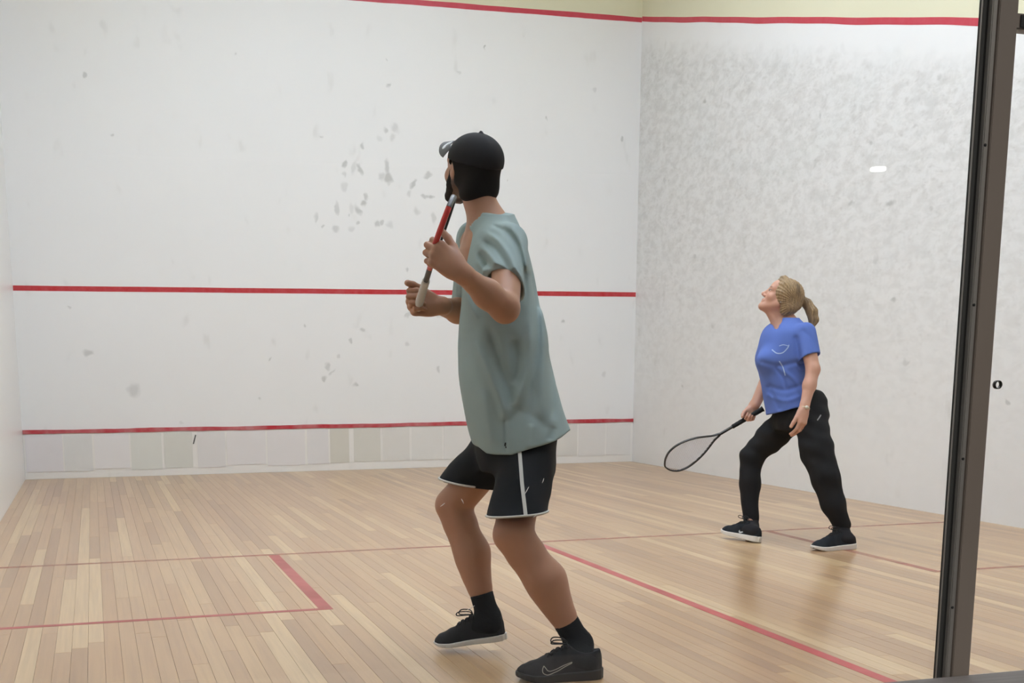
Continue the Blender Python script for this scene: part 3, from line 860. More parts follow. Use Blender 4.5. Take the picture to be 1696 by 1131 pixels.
def shoe(person, heel, toe, up, L, W, h, upper_mat, sole_mat, lace_mat, ankle, sock_top, sock_r, sock_mat, tongue_mat=None, side=1, sole_h=.03, dark_sole=False, low=False):
    heel, toe = np.asarray(heel, float), np.asarray(toe, float)
    x = unit(toe-heel); up = unit(up-x*(x@up)); y = np.cross(up, x)
    R = np.array([x, y, up]); o = heel
    Wd = lambda a, b, c_: o+np.array([a, b, c_])@R
    s = L/.30
    xs = np.array([-.004, .004, .02, .05, .09, .13, .17, .21, .25, .28, .297, .303])*s
    wl = np.array([.012, .026, .034, .038, .037, .036, .041, .047, .048, .040, .024, .008])*W
    wob = np.array([.0, .0, .0, .0, .001, .002, .002, .0, -.003, -.006, -.008, -.008])*side
    k_ = .78 if low else 1
    ht = np.array([.070, .092, .100, .094, .094, .104, .088, .070, .057, .048, .036, .025])*h
    ht[:4] *= k_ if low else 1
    def loc(p): return (p-o)@R.T
    def up_f(p):
        q = loc(p); w_ = np.interp(q[..., 0], xs, wl); hh = np.interp(q[..., 0], xs, ht); yc = np.interp(q[..., 0], xs, wob)
        z0 = .018; v = (q[..., 2]-z0)/(hh-z0); u = (q[..., 1]-yc)/(w_*1.0)
        # narrower towards the top
        u = u*(1+.42*np.clip(v, 0, 1)**1.6)
        rr = (np.abs(u)**2.6+np.abs(np.where(v > 0, v, v*.5))**2.6)**(1/2.6)
        d = (rr-1)*np.minimum(w_, hh)*.75
        d = np.maximum(d, np.maximum(xs[0]-q[..., 0], q[..., 0]-xs[-1]))
        return np.maximum(d, .014-q[..., 2])
    c0 = Wd(L*.5, 0, .05)
    ups = [Fn(up_f, c=c0, R=L*.62)]
    # ankle opening and padded collar
    ups.append(Ell(Wd(.052*s, 0, .105*h*k_), v3(.047, .024, .034)*s, R, .012, '-'))
    ups.append(Fn(lambda p: .0009*np.sin(loc(p)[..., 0]*150)*np.clip((loc(p)[..., 0]-.1)/.05, 0, 1), op='d'))
    sh = sdf_part('shoe', ups, .0032, upper_mat, person)
    def sole_f(p):
        q = loc(p); w_ = np.interp(q[..., 0], xs, wl*1.10+.002); yc = np.interp(q[..., 0], xs, wob)
        spring = .016*np.clip((q[..., 0]/L-.72)/.28, 0, 1)**2
        top = np.interp(q[..., 0]/L, [0, .15, .5, .8, 1], [sole_h*1.25, sole_h*1.15, sole_h, sole_h*.85, sole_h*.8])+spring*.6
        d = np.maximum(np.abs(q[..., 1]-yc)-w_+.002, np.maximum(spring-q[..., 2], q[..., 2]-top))
        return np.maximum(d, np.maximum(xs[0]-.005-q[..., 0], q[..., 0]-xs[-1]-.003))
    sole = sdf_part('sole', [Fn(sole_f, c=c0, R=L*.62)], .0032, sole_mat, person)
    sole_p = sole
    # sock / ankle
    bvh = bvh_of(sh)
    sdir = unit(sock_top-ankle)
    sock_prims = [Cone(ankle, sock_top+sdir*.03, sock_r, sock_r*1.04, .01), Cone(ankle, Wd(.05*s, 0, .05), sock_r, .036*W, .02), Cone(Wd(.045*s, 0, .055), Wd(.13*s, 0, .052), .032, .026, .03), Cone(ankle-sdir*.0, Wd(.10*s, 0, .06), sock_r*.9, .03, .03),
        Half(sock_top, sdir, .002), Fn(lambda p: .0007*np.sin(((p-ankle)@sdir)*900), op='d')]
    sk = sdf_part('sock', sock_prims, .004, sock_mat, person)
    # laces
    segs = []
    for i in range(5):
        a = (.118+.018*i)*s
        top = np.interp(a, xs, ht)
        for sg in (-1, 1):
            pts = []
            for t_ in np.linspace(-1, 1, 9):
                pp = Wd(a+sg*t_*.007*s, t_*.019, top+.05)
                hit = bvh.ray_cast(Vector(pp), Vector(-up))
                if hit[0] is not None: pts.append(np.array(hit[0])+up*.002)
            if len(pts) > 3: segs.append(tube(pts, .0021, 6))
    kn = Wd(.122*s, 0, np.interp(.122*s, xs, ht)+.004)
    for sg, ln in ((-1, .044), (1, .050)):
        lp = spline([kn, kn+y*sg*.016+x*.01+up*.016, kn+x*ln+y*sg*.022+up*.020, kn+x*(ln+.008)+y*sg*.012+up*.006, kn+x*.016+y*sg*.004+up*.002, kn], 24)
        segs.append(tube(lp, .0022, 6))
        segs.append(tube(spline([kn, kn+y*sg*.014+x*.006+up*.006, kn+y*sg*.026+x*.002-up*.008], 10), .0018, 6))
    V, F = merge(segs)
    la = mesh_of('laces', V, F, lace_mat, None)
    # nest: shoe > sole, laces
    for ch in (sole_p, la):
        ch.parent = sh; ch.matrix_parent_inverse = Matrix.Identity(4)
    return sh, bvh, Wd, loc, (x, y, up)

def swoosh(sh, bvh, Wd, s, yside, mat, z0=.034, sc=1.0, x0=.10, outline=True):
    """curved tick drawn as a thin line on the shoe side"""
    def P(u, v): return Wd((x0+.115*u*sc)*s, yside*.03, z0+.040*v*sc)
    org = Wd((x0+.05)*s, yside*.9, .06)
    # u runs heel -> toe ; tick tail points to the heel and up
    low = [P(u, v) for u, v in [(-.05, .98), (.25, .62), (.5, .30), (.72, .05), (.88, -.04), (.99, .10), (1.0, .35), (.95, .62)]]
    top = [P(u, v) for u, v in [(-.05, .98), (.25, .72), (.48, .50), (.66, .30), (.78, .22), (.86, .28), (.90, .42), (.95, .62)]]
    for pts in ((low, top) if outline else ()):
        o = decal('side_logo', bvh, org, spline(pts, 36), .0024, .0008, mat, sh)
        if o: o.matrix_parent_inverse = Matrix.Identity(4)
    if not outline:
        mid = [(a+b)/2 for a, b in zip(low, top)]
        o = decal('side_logo', bvh, org, spline(mid, 30), [.001, .004, .008, .010, .008, .001], .0008, mat, sh)
        if o: o.matrix_parent_inverse = Matrix.Identity(4)

def racket(name_label, butt, tip, wdir, L, mats, cat='racket', W=.190, ball=None):
    """teardrop squash racket; mats = frame_left, frame_right, grip, strings"""
    butt, tip = np.asarray(butt, float), np.asarray(tip, float)
    a = unit(tip-butt); wd = unit(wdir-a*(a@wdir)); n = np.cross(a, wd)
    e = empty('squash_racket', butt, name_label, cat)
    P = lambda u, v, t_=0: butt+a*u*L+wd*v+n*t_
    # loop: from throat up the left, over the head, back on the right
    prof = [(.44, .006), (.50, .018), (.56, .040), (.64, .068), (.74, W*.47), (.83, W*.5), (.91, W*.43), (.965, W*.27), (.992, W*.10)]
    left = [P(u, -v) for u, v in prof]+[P(1, 0)]
    right = [P(u, v) for u, v in prof]+[P(1, 0)]
    def beam(pts, wide, thick):
        pts = spline(pts, 60); V, F = [], []
        for i, p in enumerate(pts):
            t_ = unit(pts[min(i+1, 59)]-pts[max(i-1, 0)]); s_ = unit(np.cross(t_, n))
            for k in range(8):
                an = math.pi*2*k/8+math.pi/8
                V.append(p+s_*thick*math.cos(an)+n*wide*math.sin(an))
        for i in range(59):
            for k in range(8): F.append((i*8+k, i*8+(k+1) % 8, i*8+8+(k+1) % 8, i*8+8+k))
        return V, F
    for pts, mt, lb in ((left, mats[0], mats[4]), (right, mats[1], mats[5])):
        V, F = beam(pts, .0095, .0052)
        o = mesh_of('frame', V, F, mt, None); keep_world(o, e)
        if lb: o['label'] = lb
    V, F = beam([P(.30, 0), P(.36, 0), P(.42, 0), P(.455, 0)], .0105, .009)
    o = mesh_of('shaft', V, F, mats[1], None); keep_world(o, e)
    g = spline([P(0, 0), P(.01, 0), P(.1, 0), P(.2, 0), P(.31, 0)], 60)
    rr = [.0165*(1+.25*math.exp(-(i/3)**2))*(1-.18*(i/59))+.0006*math.sin(i*1.35) for i in range(60)]
    rr[0] = .012
    o = part_tube('grip', g, rr, mats[2], e, 12)
    if mats[6]: o['label'] = mats[6]
    # strings as one bed
    parts = []
    us = np.array([q[0] for q in prof]+[1.0]); vs = np.array([q[1] for q in prof]+[.0])
    for v in np.arange(-W*.46, W*.47, .0105):
        ok = [u for u in np.linspace(.46, .998, 160) if np.interp(u, us, vs) > abs(v)]
        if len(ok) > 4: parts.append(tube([P(ok[0], v, .0006), P(ok[-1], v, .0006)], .0009, 4))
    for u in np.arange(.50, .99, .0155):
        hw = np.interp(u, us, vs)
        if hw > .006: parts.append(tube([P(u, -hw, -.0006), P(u, hw, -.0006)], .0009, 4))
    V, F = merge(parts)
    o = mesh_of('strings', V, F, mats[3], None, kind='stuff'); keep_world(o, e)
    return e, P, (a, wd, n)

# his racket
M_FRED = plain('red_racket_frame', (196, 60, 56), .35); M_FBLK = plain('black_racket_frame', (42, 44, 48), .3); M_GRIPW = plain('pale_grip_tape', (196, 190, 182), .8, noise=.06)
M_STR = plain('pale_strings', (225, 222, 228), .4)
RL = .685
Bt = at(691, 511, 4.345)
best = min(np.linspace(3.6, 4.3, 200), key=lambda d_: abs(np.linalg.norm(at(743, 343, d_)-Bt)-RL))
Tp = at(743, 343, best); print('racket tip depth', best)
a_ = unit(Tp-Bt); _rd = unit(ray_dir(733, 385)); w0 = unit(_rd-a_*(a_@_rd)); n0 = np.cross(a_, w0)
wd_ = w0*math.cos(math.radians(4.2))+n0*math.sin(math.radians(4.2))*(1 if n0@RIGHT > 0 else -1)
racket('red and black squash racket held upright by the man in cap', Bt, Tp, wd_, RL, (M_FRED, M_FBLK, M_GRIPW, M_STR, 'red side of the frame', 'black side of the frame', 'pale worn grip tape'))

# ================================================================== the man
SKIN_M = lin((172, 127, 102)); BEARD = lin((44, 34, 30)); HAIRC = lin((30, 26, 25))
man = empty('person', on_plane(880, 1105, 2, 0), 'man in black cap, grey green t-shirt and black shorts holding a red racket', 'person')
th = math.radians(32)
Hc = at(781, 281, 4.27)
hf = unit(EY*math.cos(th)-EX*math.sin(th)+EZ*.24)
hr = unit(np.cross(hf, EZ)); hu = np.cross(hr, hf)
HR = np.array([hr, hf, hu])
_t = .50*RL      # where the left hand closes round the racket
GP = Bt+a_*_t
_gd = float((GP-CAM_POS)@FWD); WRL = at(760, 449, 3.745)
print('grip point', project(GP), 'wrist', project(WRL))
J = dict(neck=at(812, 385, 4.29), shL=at(840, 406, 4.15), shR=at(785, 400, 4.44), elL=at(836, 511, 3.895), wrL=WRL,
         elR=at(778, 520, 4.60), wrR=at(725, 506, 4.375), pel=at(845, 730, 4.31), hipL=at(870, 742, 4.24), hipR=at(826, 742, 4.39),
         knL=at(850, 885, 4.12), knR=at(751, 836, 4.50))
# near (left) foot flat on the floor, far (right) foot lifted at the toes
heelL = on_plane(993, 1121, 2, .0); toeL = on_plane(857, 1127, 2, .0)
heelR = at(836, 1058, 4.46); toeR = at(722, 1071, 4.50)
def foot_frame(h, t_): 
    x = unit(t_-h); return x
LL = float(np.linalg.norm(toeL-heelL)); LR = float(np.linalg.norm(toeR-heelR))
print('foot lengths', LL, LR, 'heel', heelL, toeL, heelR, toeR)
anL = at(958, 1066, 4.155); anR = at(808, 1022, 4.475)
HS = 1.03
skull = head_prims(Hc, HR, HS)
body = []
# head is first so that hard blending stays local
body += skull
body += [Cone(Hc-hu*.05-hf*.025, J['neck'], .056, .064, .03), Cone(J['neck'], J['neck']-EZ*.06, .07, .10, .05)]
body += [Cone(J['shL'], J['shR'], .062, .062, .06), Cone(J['neck']-EZ*.12, J['pel']+EZ*.1, .105, .10, .08, (EX, .9)), Cone(J['hipL'], J['hipR'], .088, .088, .06)]
mL = J['shL']*.45+J['elL']*.55
body += [Cone(J['shL'], J['elL'], .056, .046, .03), Cone(J['elL'], J['elL']*.6+J['wrL']*.4, .044, .046, .02), Cone(J['elL']*.62+J['wrL']*.38, J['wrL'], .045, .029, .02, (unit(np.cross(J['wrL']-J['elL'], FWD)), .95))]
body += [Cone(J['shR'], J['elR'], .055, .044, .03), Cone(J['elR'], J['elR']*.6+J['wrR']*.4, .043, .045, .02), Cone(J['elR']*.6+J['wrR']*.4, J['wrR'], .045, .029, .02)]
def leg(hip, kn, an, rt, rk, rc, ra, back, fore):
    d = unit(an-kn); L_ = np.linalg.norm(an-kn)
    return [Cone(hip, kn, rt, rk, .03), Cone(kn, kn+d*L_*.12, rk, rk*.93, .02), Cone(kn+fore*.018, kn+fore*.014+d*.03, rk*.66, rk*.60, .02),
            Cone(kn+d*L_*.10, kn+d*L_*.60, rk*.84, rk*.62, .02), Cone(kn+d*L_*.22+back*.008, kn+d*L_*.43+back*.018, rc*.74, rc*.84, .05), Cone(kn+d*L_*.43+back*.018, kn+d*L_*.72+back*.006, rc*.84, ra*1.12, .04),
            Cone(kn+d*L_*.5, an, rk*.66, ra, .03)]
bk = EX  # calves face the right of the picture
body += leg(J['hipL'], J['knL'], anL, .084, .066, .072, .038, unit(EX+EZ*.35), unit(-EX))
body += leg(J['hipR'], J['knR'], anR, .076, .064, .066, .037, unit(EX+EZ*.1), unit(-EX))
# feet inside the shoes
body += [Cone(anL, heelL+(toeL-heelL)*.45+EZ*.05, .036, .03, .03), Cone(anR, heelR+(toeR-heelR)*.45+EZ*.05, .036, .03, .03)]
# hands
hand_dL = unit(at(718, 417, 3.735)-WRL)
HL = hand_prims(J['wrL'], hand_dL, unit(-FWD*.97+UP*.1-RIGHT*.1), UP+RIGHT*.3, 1.08, curls=[(42, 96, 66), (46, 96, 66), (52, 94, 64), (60, 92, 62)], thumb=(40, 14, 12), spread=3, thumb_out=.5)
hand_dR = unit(at(684, 504, 4.35)-J['wrR'])
HRr = hand_prims(J['wrR']+hand_dR*.004, hand_dR, unit(FWD*.93+RIGHT*.10-UP*.1), UP+RIGHT*.3, 1.14, curls=[(70, 80, 50), (74, 82, 50), (78, 84, 50), (82, 84, 50)], thumb=(34, 35, 25), spread=2)
body += HL+HRr
hcol = head_color(Hc, HR, HS, SKIN_M, lin((150, 88, 78)), BEARD, BEARD)
def man_col(V):
    c = hcol(V)
    # darker, ruddier knuckles, knees and elbows
    for p, r_, k in ((J['knL'], .07, .15), (J['knR'], .07, .15), (J['elL'], .06, .12)):
        m_ = np.exp(-((np.linalg.norm(V-p, axis=1)/r_)**2))[:, None]*k; c = c*(1-m_)+c*np.array([.8, .6, .55])*m_
    return c
sdf_part('body', body, .0036, M_SKIN, man, man_col)
# eyes
M_EYE = plain('eye_white', (225, 220, 214), .2); M_IRIS = plain('dark_iris', (48, 34, 26), .2)
def eyes(person, c, R, s):
    for x in (-1, 1):
        o_ = c+np.array([x*.032, .0795, .004])*s@R
        sdf_part('eye', [Ell(o_, v3(.0135, .0135, .0105)*s, R, .001)], .0018, M_EYE, person, pad=.004)
        sdf_part('iris', [Ell(o_+R[1]*.0105*s, v3(.0078, .0052, .0074)*s, R, .001)], .0014, M_IRIS, person, pad=.004)
eyes(man, Hc, HR, HS)
# short dark hair under the cap
M_HAIRM = cloth('short_dark_hair', (30, 27, 26), .8, .3, 500)
Lh = lambda *a_: Hc+np.array(a_)*HS@HR
hair = [Ell(Lh(0, -.020, .028), v3(.088, .107, .085), HR, .01), Cone(Lh(-.03, -.070, -.045), Lh(.03, -.070, -.045), .038, .038, .04), Cone(Lh(-.028, -.055, -.085), Lh(.028, -.055, -.085), .040, .040, .04), Cone(Lh(-.066, .0, .01), Lh(-.058, -.02, -.035), .024, .02, .03), Cone(Lh(.066, .0, .01), Lh(.058, -.02, -.035), .024, .02, .03)]
hair += [Half(Lh(0, .030, .0), hf+hu*.0, .004), Half(Lh(0, -.05, -.104), -hu*1-hf*.25, .03), Ell(Lh(-.080, .006, -.012), v3(.03, .024, .042), HR, .008, '-'), Ell(Lh(.080, .006, -.012), v3(.03, .024, .042), HR, .008, '-')]
sdf_part('hair', hair, .004, M_HAIRM, man)
# beard shell along the jaw
beard = [Cone(Lh(-.060, .012, -.050), Lh(-.022, .078, -.098), .025, .021, .02), Cone(Lh(.060, .012, -.050), Lh(.022, .078, -.098), .025, .021, .02), Cone(Lh(-.012, .088, -.100), Lh(.012, .088, -.100), .0215, .0215, .02), Cone(Lh(-.0655, .018, -.012), Lh(-.060, .02, -.055), .0125, .018, .01), Cone(Lh(.0655, .018, -.012), Lh(.060, .02, -.055), .0125, .018, .01)]
beard += [Fn(lambda p: .0012*noise3(p, 260, 3), op='d')]
sdf_part('beard', beard, .0035, M_HAIRM, man)
# cap
M_CAP = cloth('black_cap_cloth', (38, 37, 39), .8, .12, 700); M_CAPTOP = M_CAP
capc = Lh(0, -.018, .034)
def capd(p): return 0*p[..., 0]
cu = unit(hu-hf*.10)
cap = [Ell(capc, v3(.0945, .1135, .090), HR, .004), Cone(Lh(0, -.03, .121), Lh(0, -.028, .125), .007, .005, .006)]
cap += [Half(Lh(0, -.02, .022), -cu, .003), Ell(capc-hu*.01, v3(.088, .107, .088), HR, .003, '-')]
def seam(p):
    q = (p-capc)@HR.T; an = np.arctan2(q[..., 0], q[..., 1])
    return .0012*np.exp(-((np.abs(np.sin(an*3))*np.hypot(q[..., 0], q[..., 1]))/.004)**2)-.0006
cap.append(Fn(seam, op='d'))
cp = sdf_part('cap', cap, .0035, M_CAP, man)
# brim: curved visor reaching forward
V, F = [], []
nb_, nr_ = 25, 9
bz = .068
for side_ in (0, 1):
    for i in range(nb_):
        a_ = math.radians(-68+136*i/(nb_-1))
        for j in range(nr_):
            f_ = j/(nr_-1)
            r0x, r0y = .088*math.sin(a_), .100*math.cos(a_)-.018
            ext = .088*max(0, math.cos(a_*1.22))**.38
            x_ = r0x*(1+.05*f_); y_ = r0y+ext*f_
            z_ = bz-.012*f_-6.5*x_*x_*(.55+.45*f_)+.018
            V.append(Lh(x_, y_, z_+(.0035 if side_ else 0)))
def idx(s_, i, j): return s_*nb_*nr_+i*nr_+j
for i in range(nb_-1):
    for j in range(nr_-1):
        F.append((idx(1, i, j), idx(1, i, j+1), idx(1, i+1, j+1), idx(1, i+1, j)))
        F.append((idx(0, i, j), idx(0, i+1, j), idx(0, i+1, j+1), idx(0, i, j+1)))
for i in range(nb_-1):
    F.append((idx(0, i, nr_-1), idx(0, i+1, nr_-1), idx(1, i+1, nr_-1), idx(1, i, nr_-1)))
    F.append((idx(0, i+1, 0), idx(0, i, 0), idx(1, i, 0), idx(1, i+1, 0)))
for j in range(nr_-1):
    F.append((idx(0, 0, j), idx(0, 0, j+1), idx(1, 0, j+1), idx(1, 0, j)))
    F.append((idx(0, nb_-1, j+1), idx(0, nb_-1, j), idx(1, nb_-1, j), idx(1, nb_-1, j+1)))
M_BRIM = plain('grey_brim', (74, 74, 77), .6)
bo = mesh_of('brim', V, F, M_BRIM, None); bo.parent = cp; bo['label'] = 'curved grey brim with a shiny pale patch'
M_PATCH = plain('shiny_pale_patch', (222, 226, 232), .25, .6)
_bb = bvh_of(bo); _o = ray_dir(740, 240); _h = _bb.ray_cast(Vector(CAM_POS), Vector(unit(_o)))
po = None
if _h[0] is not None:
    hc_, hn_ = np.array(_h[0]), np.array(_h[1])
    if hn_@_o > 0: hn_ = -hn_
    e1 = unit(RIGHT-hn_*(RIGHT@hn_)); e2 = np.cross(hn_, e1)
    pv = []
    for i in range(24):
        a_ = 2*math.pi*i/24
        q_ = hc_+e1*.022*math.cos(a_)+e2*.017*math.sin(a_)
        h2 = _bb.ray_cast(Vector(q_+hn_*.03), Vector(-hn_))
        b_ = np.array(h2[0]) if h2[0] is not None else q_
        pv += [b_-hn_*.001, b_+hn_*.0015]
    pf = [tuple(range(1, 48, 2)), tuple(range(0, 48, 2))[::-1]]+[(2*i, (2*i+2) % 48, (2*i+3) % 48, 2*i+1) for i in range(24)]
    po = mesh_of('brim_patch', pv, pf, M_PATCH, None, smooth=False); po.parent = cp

# t-shirt
M_TEE = cloth('grey_green_cotton', (150, 165, 164), .9, .04, 700, .0)
D0 = 4.30
rows = [row(362, 800, 842, D0, .10), row(380, 786, 856, D0, .165), row(400, 777, 866, D0, .200), row(430, 771, 874, D0, .205), row(470, 764, 884, D0, .20), row(520, 762, 893, D0, .195),
        row(560, 761, 903, D0, .19), row(600, 760, 911, D0, .187), row(640, 762, 921, D0, .187), row(680, 768, 931, D0, .19), row(715, 776, 944, D0, .195), row(745, 785, 952, D0, .20), row(775, 788, 958, D0, .20)]
sleeveL = unit(J['elL']-J['shL']); sleeveR = unit(J['elR']-J['shR'])
FOLDS = [  # photograph-plane guide lines of each crease: points, height (m, + is a valley), half width in px
    ([(786, 560), (806, 612), (828, 660), (838, 700)], -.011, 9), ([(806, 540), (824, 590), (842, 640), (846, 672)], .012, 9), ([(846, 676), (866, 640), (876, 590), (878, 520)], -.010, 9),
    ([(852, 560), (856, 600), (850, 640)], .011, 10), ([(884, 690), (880, 630), (890, 560), (884, 480), (872, 410)], .007, 8), ([(900, 700), (898, 640), (902, 560), (892, 470)], -.007, 9),
    ([(918, 700), (912, 640), (908, 570)], .006, 8), ([(866, 676), (850, 690), (836, 704)], .004, 9), ([(866, 676), (888, 694), (910, 714)], .004, 9), ([(836, 690), (837, 752)], .005, 3),
    ([(772, 540), (774, 620), (786, 700)], .006, 12), ([(800, 640), (810, 700), (815, 740)], -.006, 10), ([(880, 700), (876, 745)], -.006, 8), ([(915, 705), (910, 730)], .005, 7),
    ([(800, 384), (826, 400), (846, 430), (858, 462)], -.007, 5), ([(796, 396), (820, 412), (840, 444), (852, 474)], .008, 5), ([(792, 406), (812, 424), (830, 454), (842, 478)], -.007, 5),
    ([(790, 418), (806, 434), (820, 462)], .007, 5), ([(830, 374), (852, 396), (866, 440), (872, 500)], .008, 5), ([(842, 372), (862, 400), (878, 460)], -.006, 7), ([(812, 372), (836, 384), (854, 408)], .005, 4),
    ([(788, 430), (800, 450), (808, 466)], -.006, 5), ([(770, 440), (780, 470), (796, 500)], .007, 7), ([(768, 470), (776, 500), (792, 530)], -.006, 7)]
def folds(p):
    px, py, _d = project(p)
    near = np.clip(((at(850, 560, D0)-p)@EY+.02)/.06, 0, 1)
    out = 0
    for pts, amp, wd in FOLDS:
        q = spline(pts, 10); best_d = np.full(px.shape, 1e9); tt = np.zeros(px.shape)
        for i in range(9):
            a, b = q[i], q[i+1]; ab = b-a
            t = np.clip(((px-a[0])*ab[0]+(py-a[1])*ab[1])/(ab@ab), 0, 1)
            dd = np.hypot(px-a[0]-t*ab[0], py-a[1]-t*ab[1]); m_ = dd < best_d
            best_d = np.where(m_, dd, best_d); tt = np.where(m_, (i+t)/9, tt)
        out = out+1.3*amp*np.exp(-(best_d/(wd*.85))**2)*np.clip(np.minimum(tt, 1-tt)*5, .15, 1)
    l = (p-at(850, 560, D0)); u = l@EX; z = l[..., 2]; v_ = l@EY
    back = (1-near)*.005*np.sin(38*u+9*z+5*v_)
    return out*near+back+.0012*noise3(p, 26, 5)
SLO = at(835, 474, 4.01)
tee = [Stack(rows, EX, EY, 2.5, .05), Cone(J['shL']-EY*.01+EZ*.004, SLO+sleeveL*.05, .070, .074, .035), Cone(J['shR']+EZ*.0, J['shR']+sleeveR*.24, .070, .078, .035),
       Cone(J['neck']+EZ*.006-EX*.01, J['neck']+EZ*.0+EX*.02, .075, .07, .04)]
tee.append(Fn(folds, op='d'))
hp = at(845, 751, 4.2); hp, hn = plane3(hp, at(944, 713, 4.25), hp+EY, at(860, 800, 4.2))
def hem_wave(p):
    u = (p-hp)@EX
    return .003*np.sin(26*u+1)+.0025*np.sin(40*((p-hp)@EY)+1)+np.clip(-u, 0, 1)*.42+np.clip(-(u+.085), 0, 1)*.45
tee.append(Half(hp, hn, .003, wave=hem_wave))
# neck opening
tee.append(Cone(J['neck']-EZ*.03-EX*.012, Hc-hu*.02, .0655, .072, .004, op='-'))
tee.append(Cone(J['neck']+EZ*.03-EX*.045, J['neck']+EZ*.13-EX*.10, .042, .075, .006, op='-'))
# near sleeve: cut square, hollow just inside the hem
hs = unit(sleeveL-RIGHT*.45)
cyl = Cone(SLO-sleeveL*.05, SLO+sleeveL*.22, .085, .085)
tee.append(Fn(lambda p: np.maximum(cyl(p), -((p-SLO)@hs)), op='-', k=.002, c=SLO, R=.4))
hol = Cone(SLO-sleeveL*.03, SLO+sleeveL*.1, .058, .066)
tee.append(Fn(lambda p: hol(p), op='-', k=.002, c=SLO, R=.3))
SRO = J['shR']+sleeveR*.20
cyr = Cone(SRO-sleeveR*.02, SRO+sleeveR*.2, .09, .09)
ob = sdf_part('t_shirt', tee, .0045, M_TEE, man)
o = decal('hem_tag', bvh_of(ob), CAM_POS, [at(836, 733, 4.1), at(836.5, 737, 4.1), at(837, 742, 4.1)], .008, .001, plain('black_tag', (22, 22, 24), .7), man)

# shorts
M_SHORT = cloth('black_shorts_cloth', (24, 26, 30), .75, .15, 900); M_PIPE = plain('off_white_piping', (206, 203, 198), .7)
kd = unit(J['knL']-J['hipL']); kdR = unit(J['knR']-J['hipR'])
srows = [row(690, 790, 925, 4.31, .165), row(720, 782, 923, 4.31, .17), row(750, 785, 922, 4.31, .17), row(780, 792, 920, 4.31, .155)]
endL = at(858, 852, 4.12); endR = at(769, 803, 4.49)
shorts = [Stack(srows, EX, EY, 2.3, .04), Cone(at(873, 742, 4.23), endL+unit(endL-at(873, 742, 4.23))*.05, .098, .108, .03, (EX, .97)), Cone(at(828, 748, 4.40), endR+kdR*.05, .108, .094, .03)]
def sf(p):
    l = p-at(860, 790, 4.2); u = l@EX; z = l[..., 2]; v_ = l@EY
    return .004*np.sin(45*u+14*z+10*v_)+.002*noise3(p, 40, 9)
shorts.append(Fn(sf, op='d'))
# leg hems
hLp, hLn = plane3(at(814, 856, 4.12), at(905, 849, 4.12), at(860, 845, 4.30), at(858, 900, 4.12))
hRp, hRn = plane3(at(729, 795, 4.49), at(810, 809, 4.43), at(770, 793, 4.62), at(750, 850, 4.49))
mid = at(812, 820, 4.35)
def cutL(p):
    far = ((p-mid)@unit(EX*.8-EY*.6)) < 0
    dL = (p-hLp)@hLn; dR = (p-hRp)@hRn
    return np.where(far, dR, dL)
shorts.append(Fn(lambda p: cutL(p), op='^', k=.003))
shorts.append(Cone(at(873, 790, 4.2), endL+kd*.1, .060, .101, .003, op='-')) if False else None
shorts = [q for q in shorts if q is not None]
so = sdf_part('shorts', shorts, .0045, M_SHORT, man)
sb_ = bvh_of(so)
# white side stripe and hem piping
o = decal('side_stripe', sb_, CAM_POS, [at(x_, y_, 4.1) for x_, y_ in zip(np.interp(np.linspace(735, 853, 30), [735, 760, 800, 853], [859, 861, 864, 870]), np.linspace(735, 853, 30))], .0125, .0016, M_PIPE, man)
def hem_ring(name, hp_, hn_, cen, rmax, mat, r_=.0042, off=.0015):
    u = unit(np.cross(hn_, EY)); v_ = np.cross(hn_, u); pts = []
    for k in range(48):
        an = 2*math.pi*k/48; d_ = u*math.cos(an)+v_*math.sin(an)
        org = cen+d_*rmax
        hit = sb_.ray_cast(Vector(org), Vector(-d_))
        if hit[0] is not None and (np.array(hit[0])-cen)@d_ > 0: pts.append(np.array(hit[0])+d_*off)
    if len(pts) > 10: part_tube(name, pts, r_, mat, man, 6, True)
cL = endL-hLn*((endL-hLp)@hLn)-hLn*.006
cR = endR-hRn*((endR-hRp)@hRn)-hRn*.006
hem_ring('hem_piping', hLp, hLn, cL, .2, M_PIPE)
hem_ring('hem_piping', hRp, hRn, cR, .12, M_PIPE)
# size tag on the shirt hem
# shoes and socks
M_SHOEB = cloth('black_knit_shoe', (32, 32, 34), .7, .2, 1200); M_SOLEB = plain('black_rubber_sole', (34, 34, 35), .5, .4)
M_SOLEW = plain('white_rubber_sole', (214, 214, 212), .5); M_LACE = plain('black_lace', (24, 24, 26), .8); M_SOCK = cloth('black_ribbed_sock', (18, 19, 20), .9, .2, 1500)
M_LOGO = plain('grey_logo_line', (176, 170, 158), .5)
upL = EZ
shL_ = shoe(man, heelL, toeL, EZ, LL, 1.05, 1.15, M_SHOEB, M_SOLEB, M_LACE, anL, at(936, 1028, 4.15), .0435, M_SOCK, side=1)
fy = shL_[4][1]; sgn = 1 if fy@(CAM_POS-heelL) > 0 else -1
swoosh(shL_[0], shL_[1], shL_[2], LL/.30, sgn, M_LOGO, z0=.030, sc=1.1, x0=.095)
shR_ = shoe(man, heelR, toeR, unit(EZ+EX*.05), LR, 1.05, 1.0, M_SHOEB, M_SOLEW, M_LACE, anR, at(797, 983, 4.47), .0425, M_SOCK, side=-1, sole_h=.02)
shR_[0]['label'] = 'black shoe with a thin white sole, lifted off the floor'


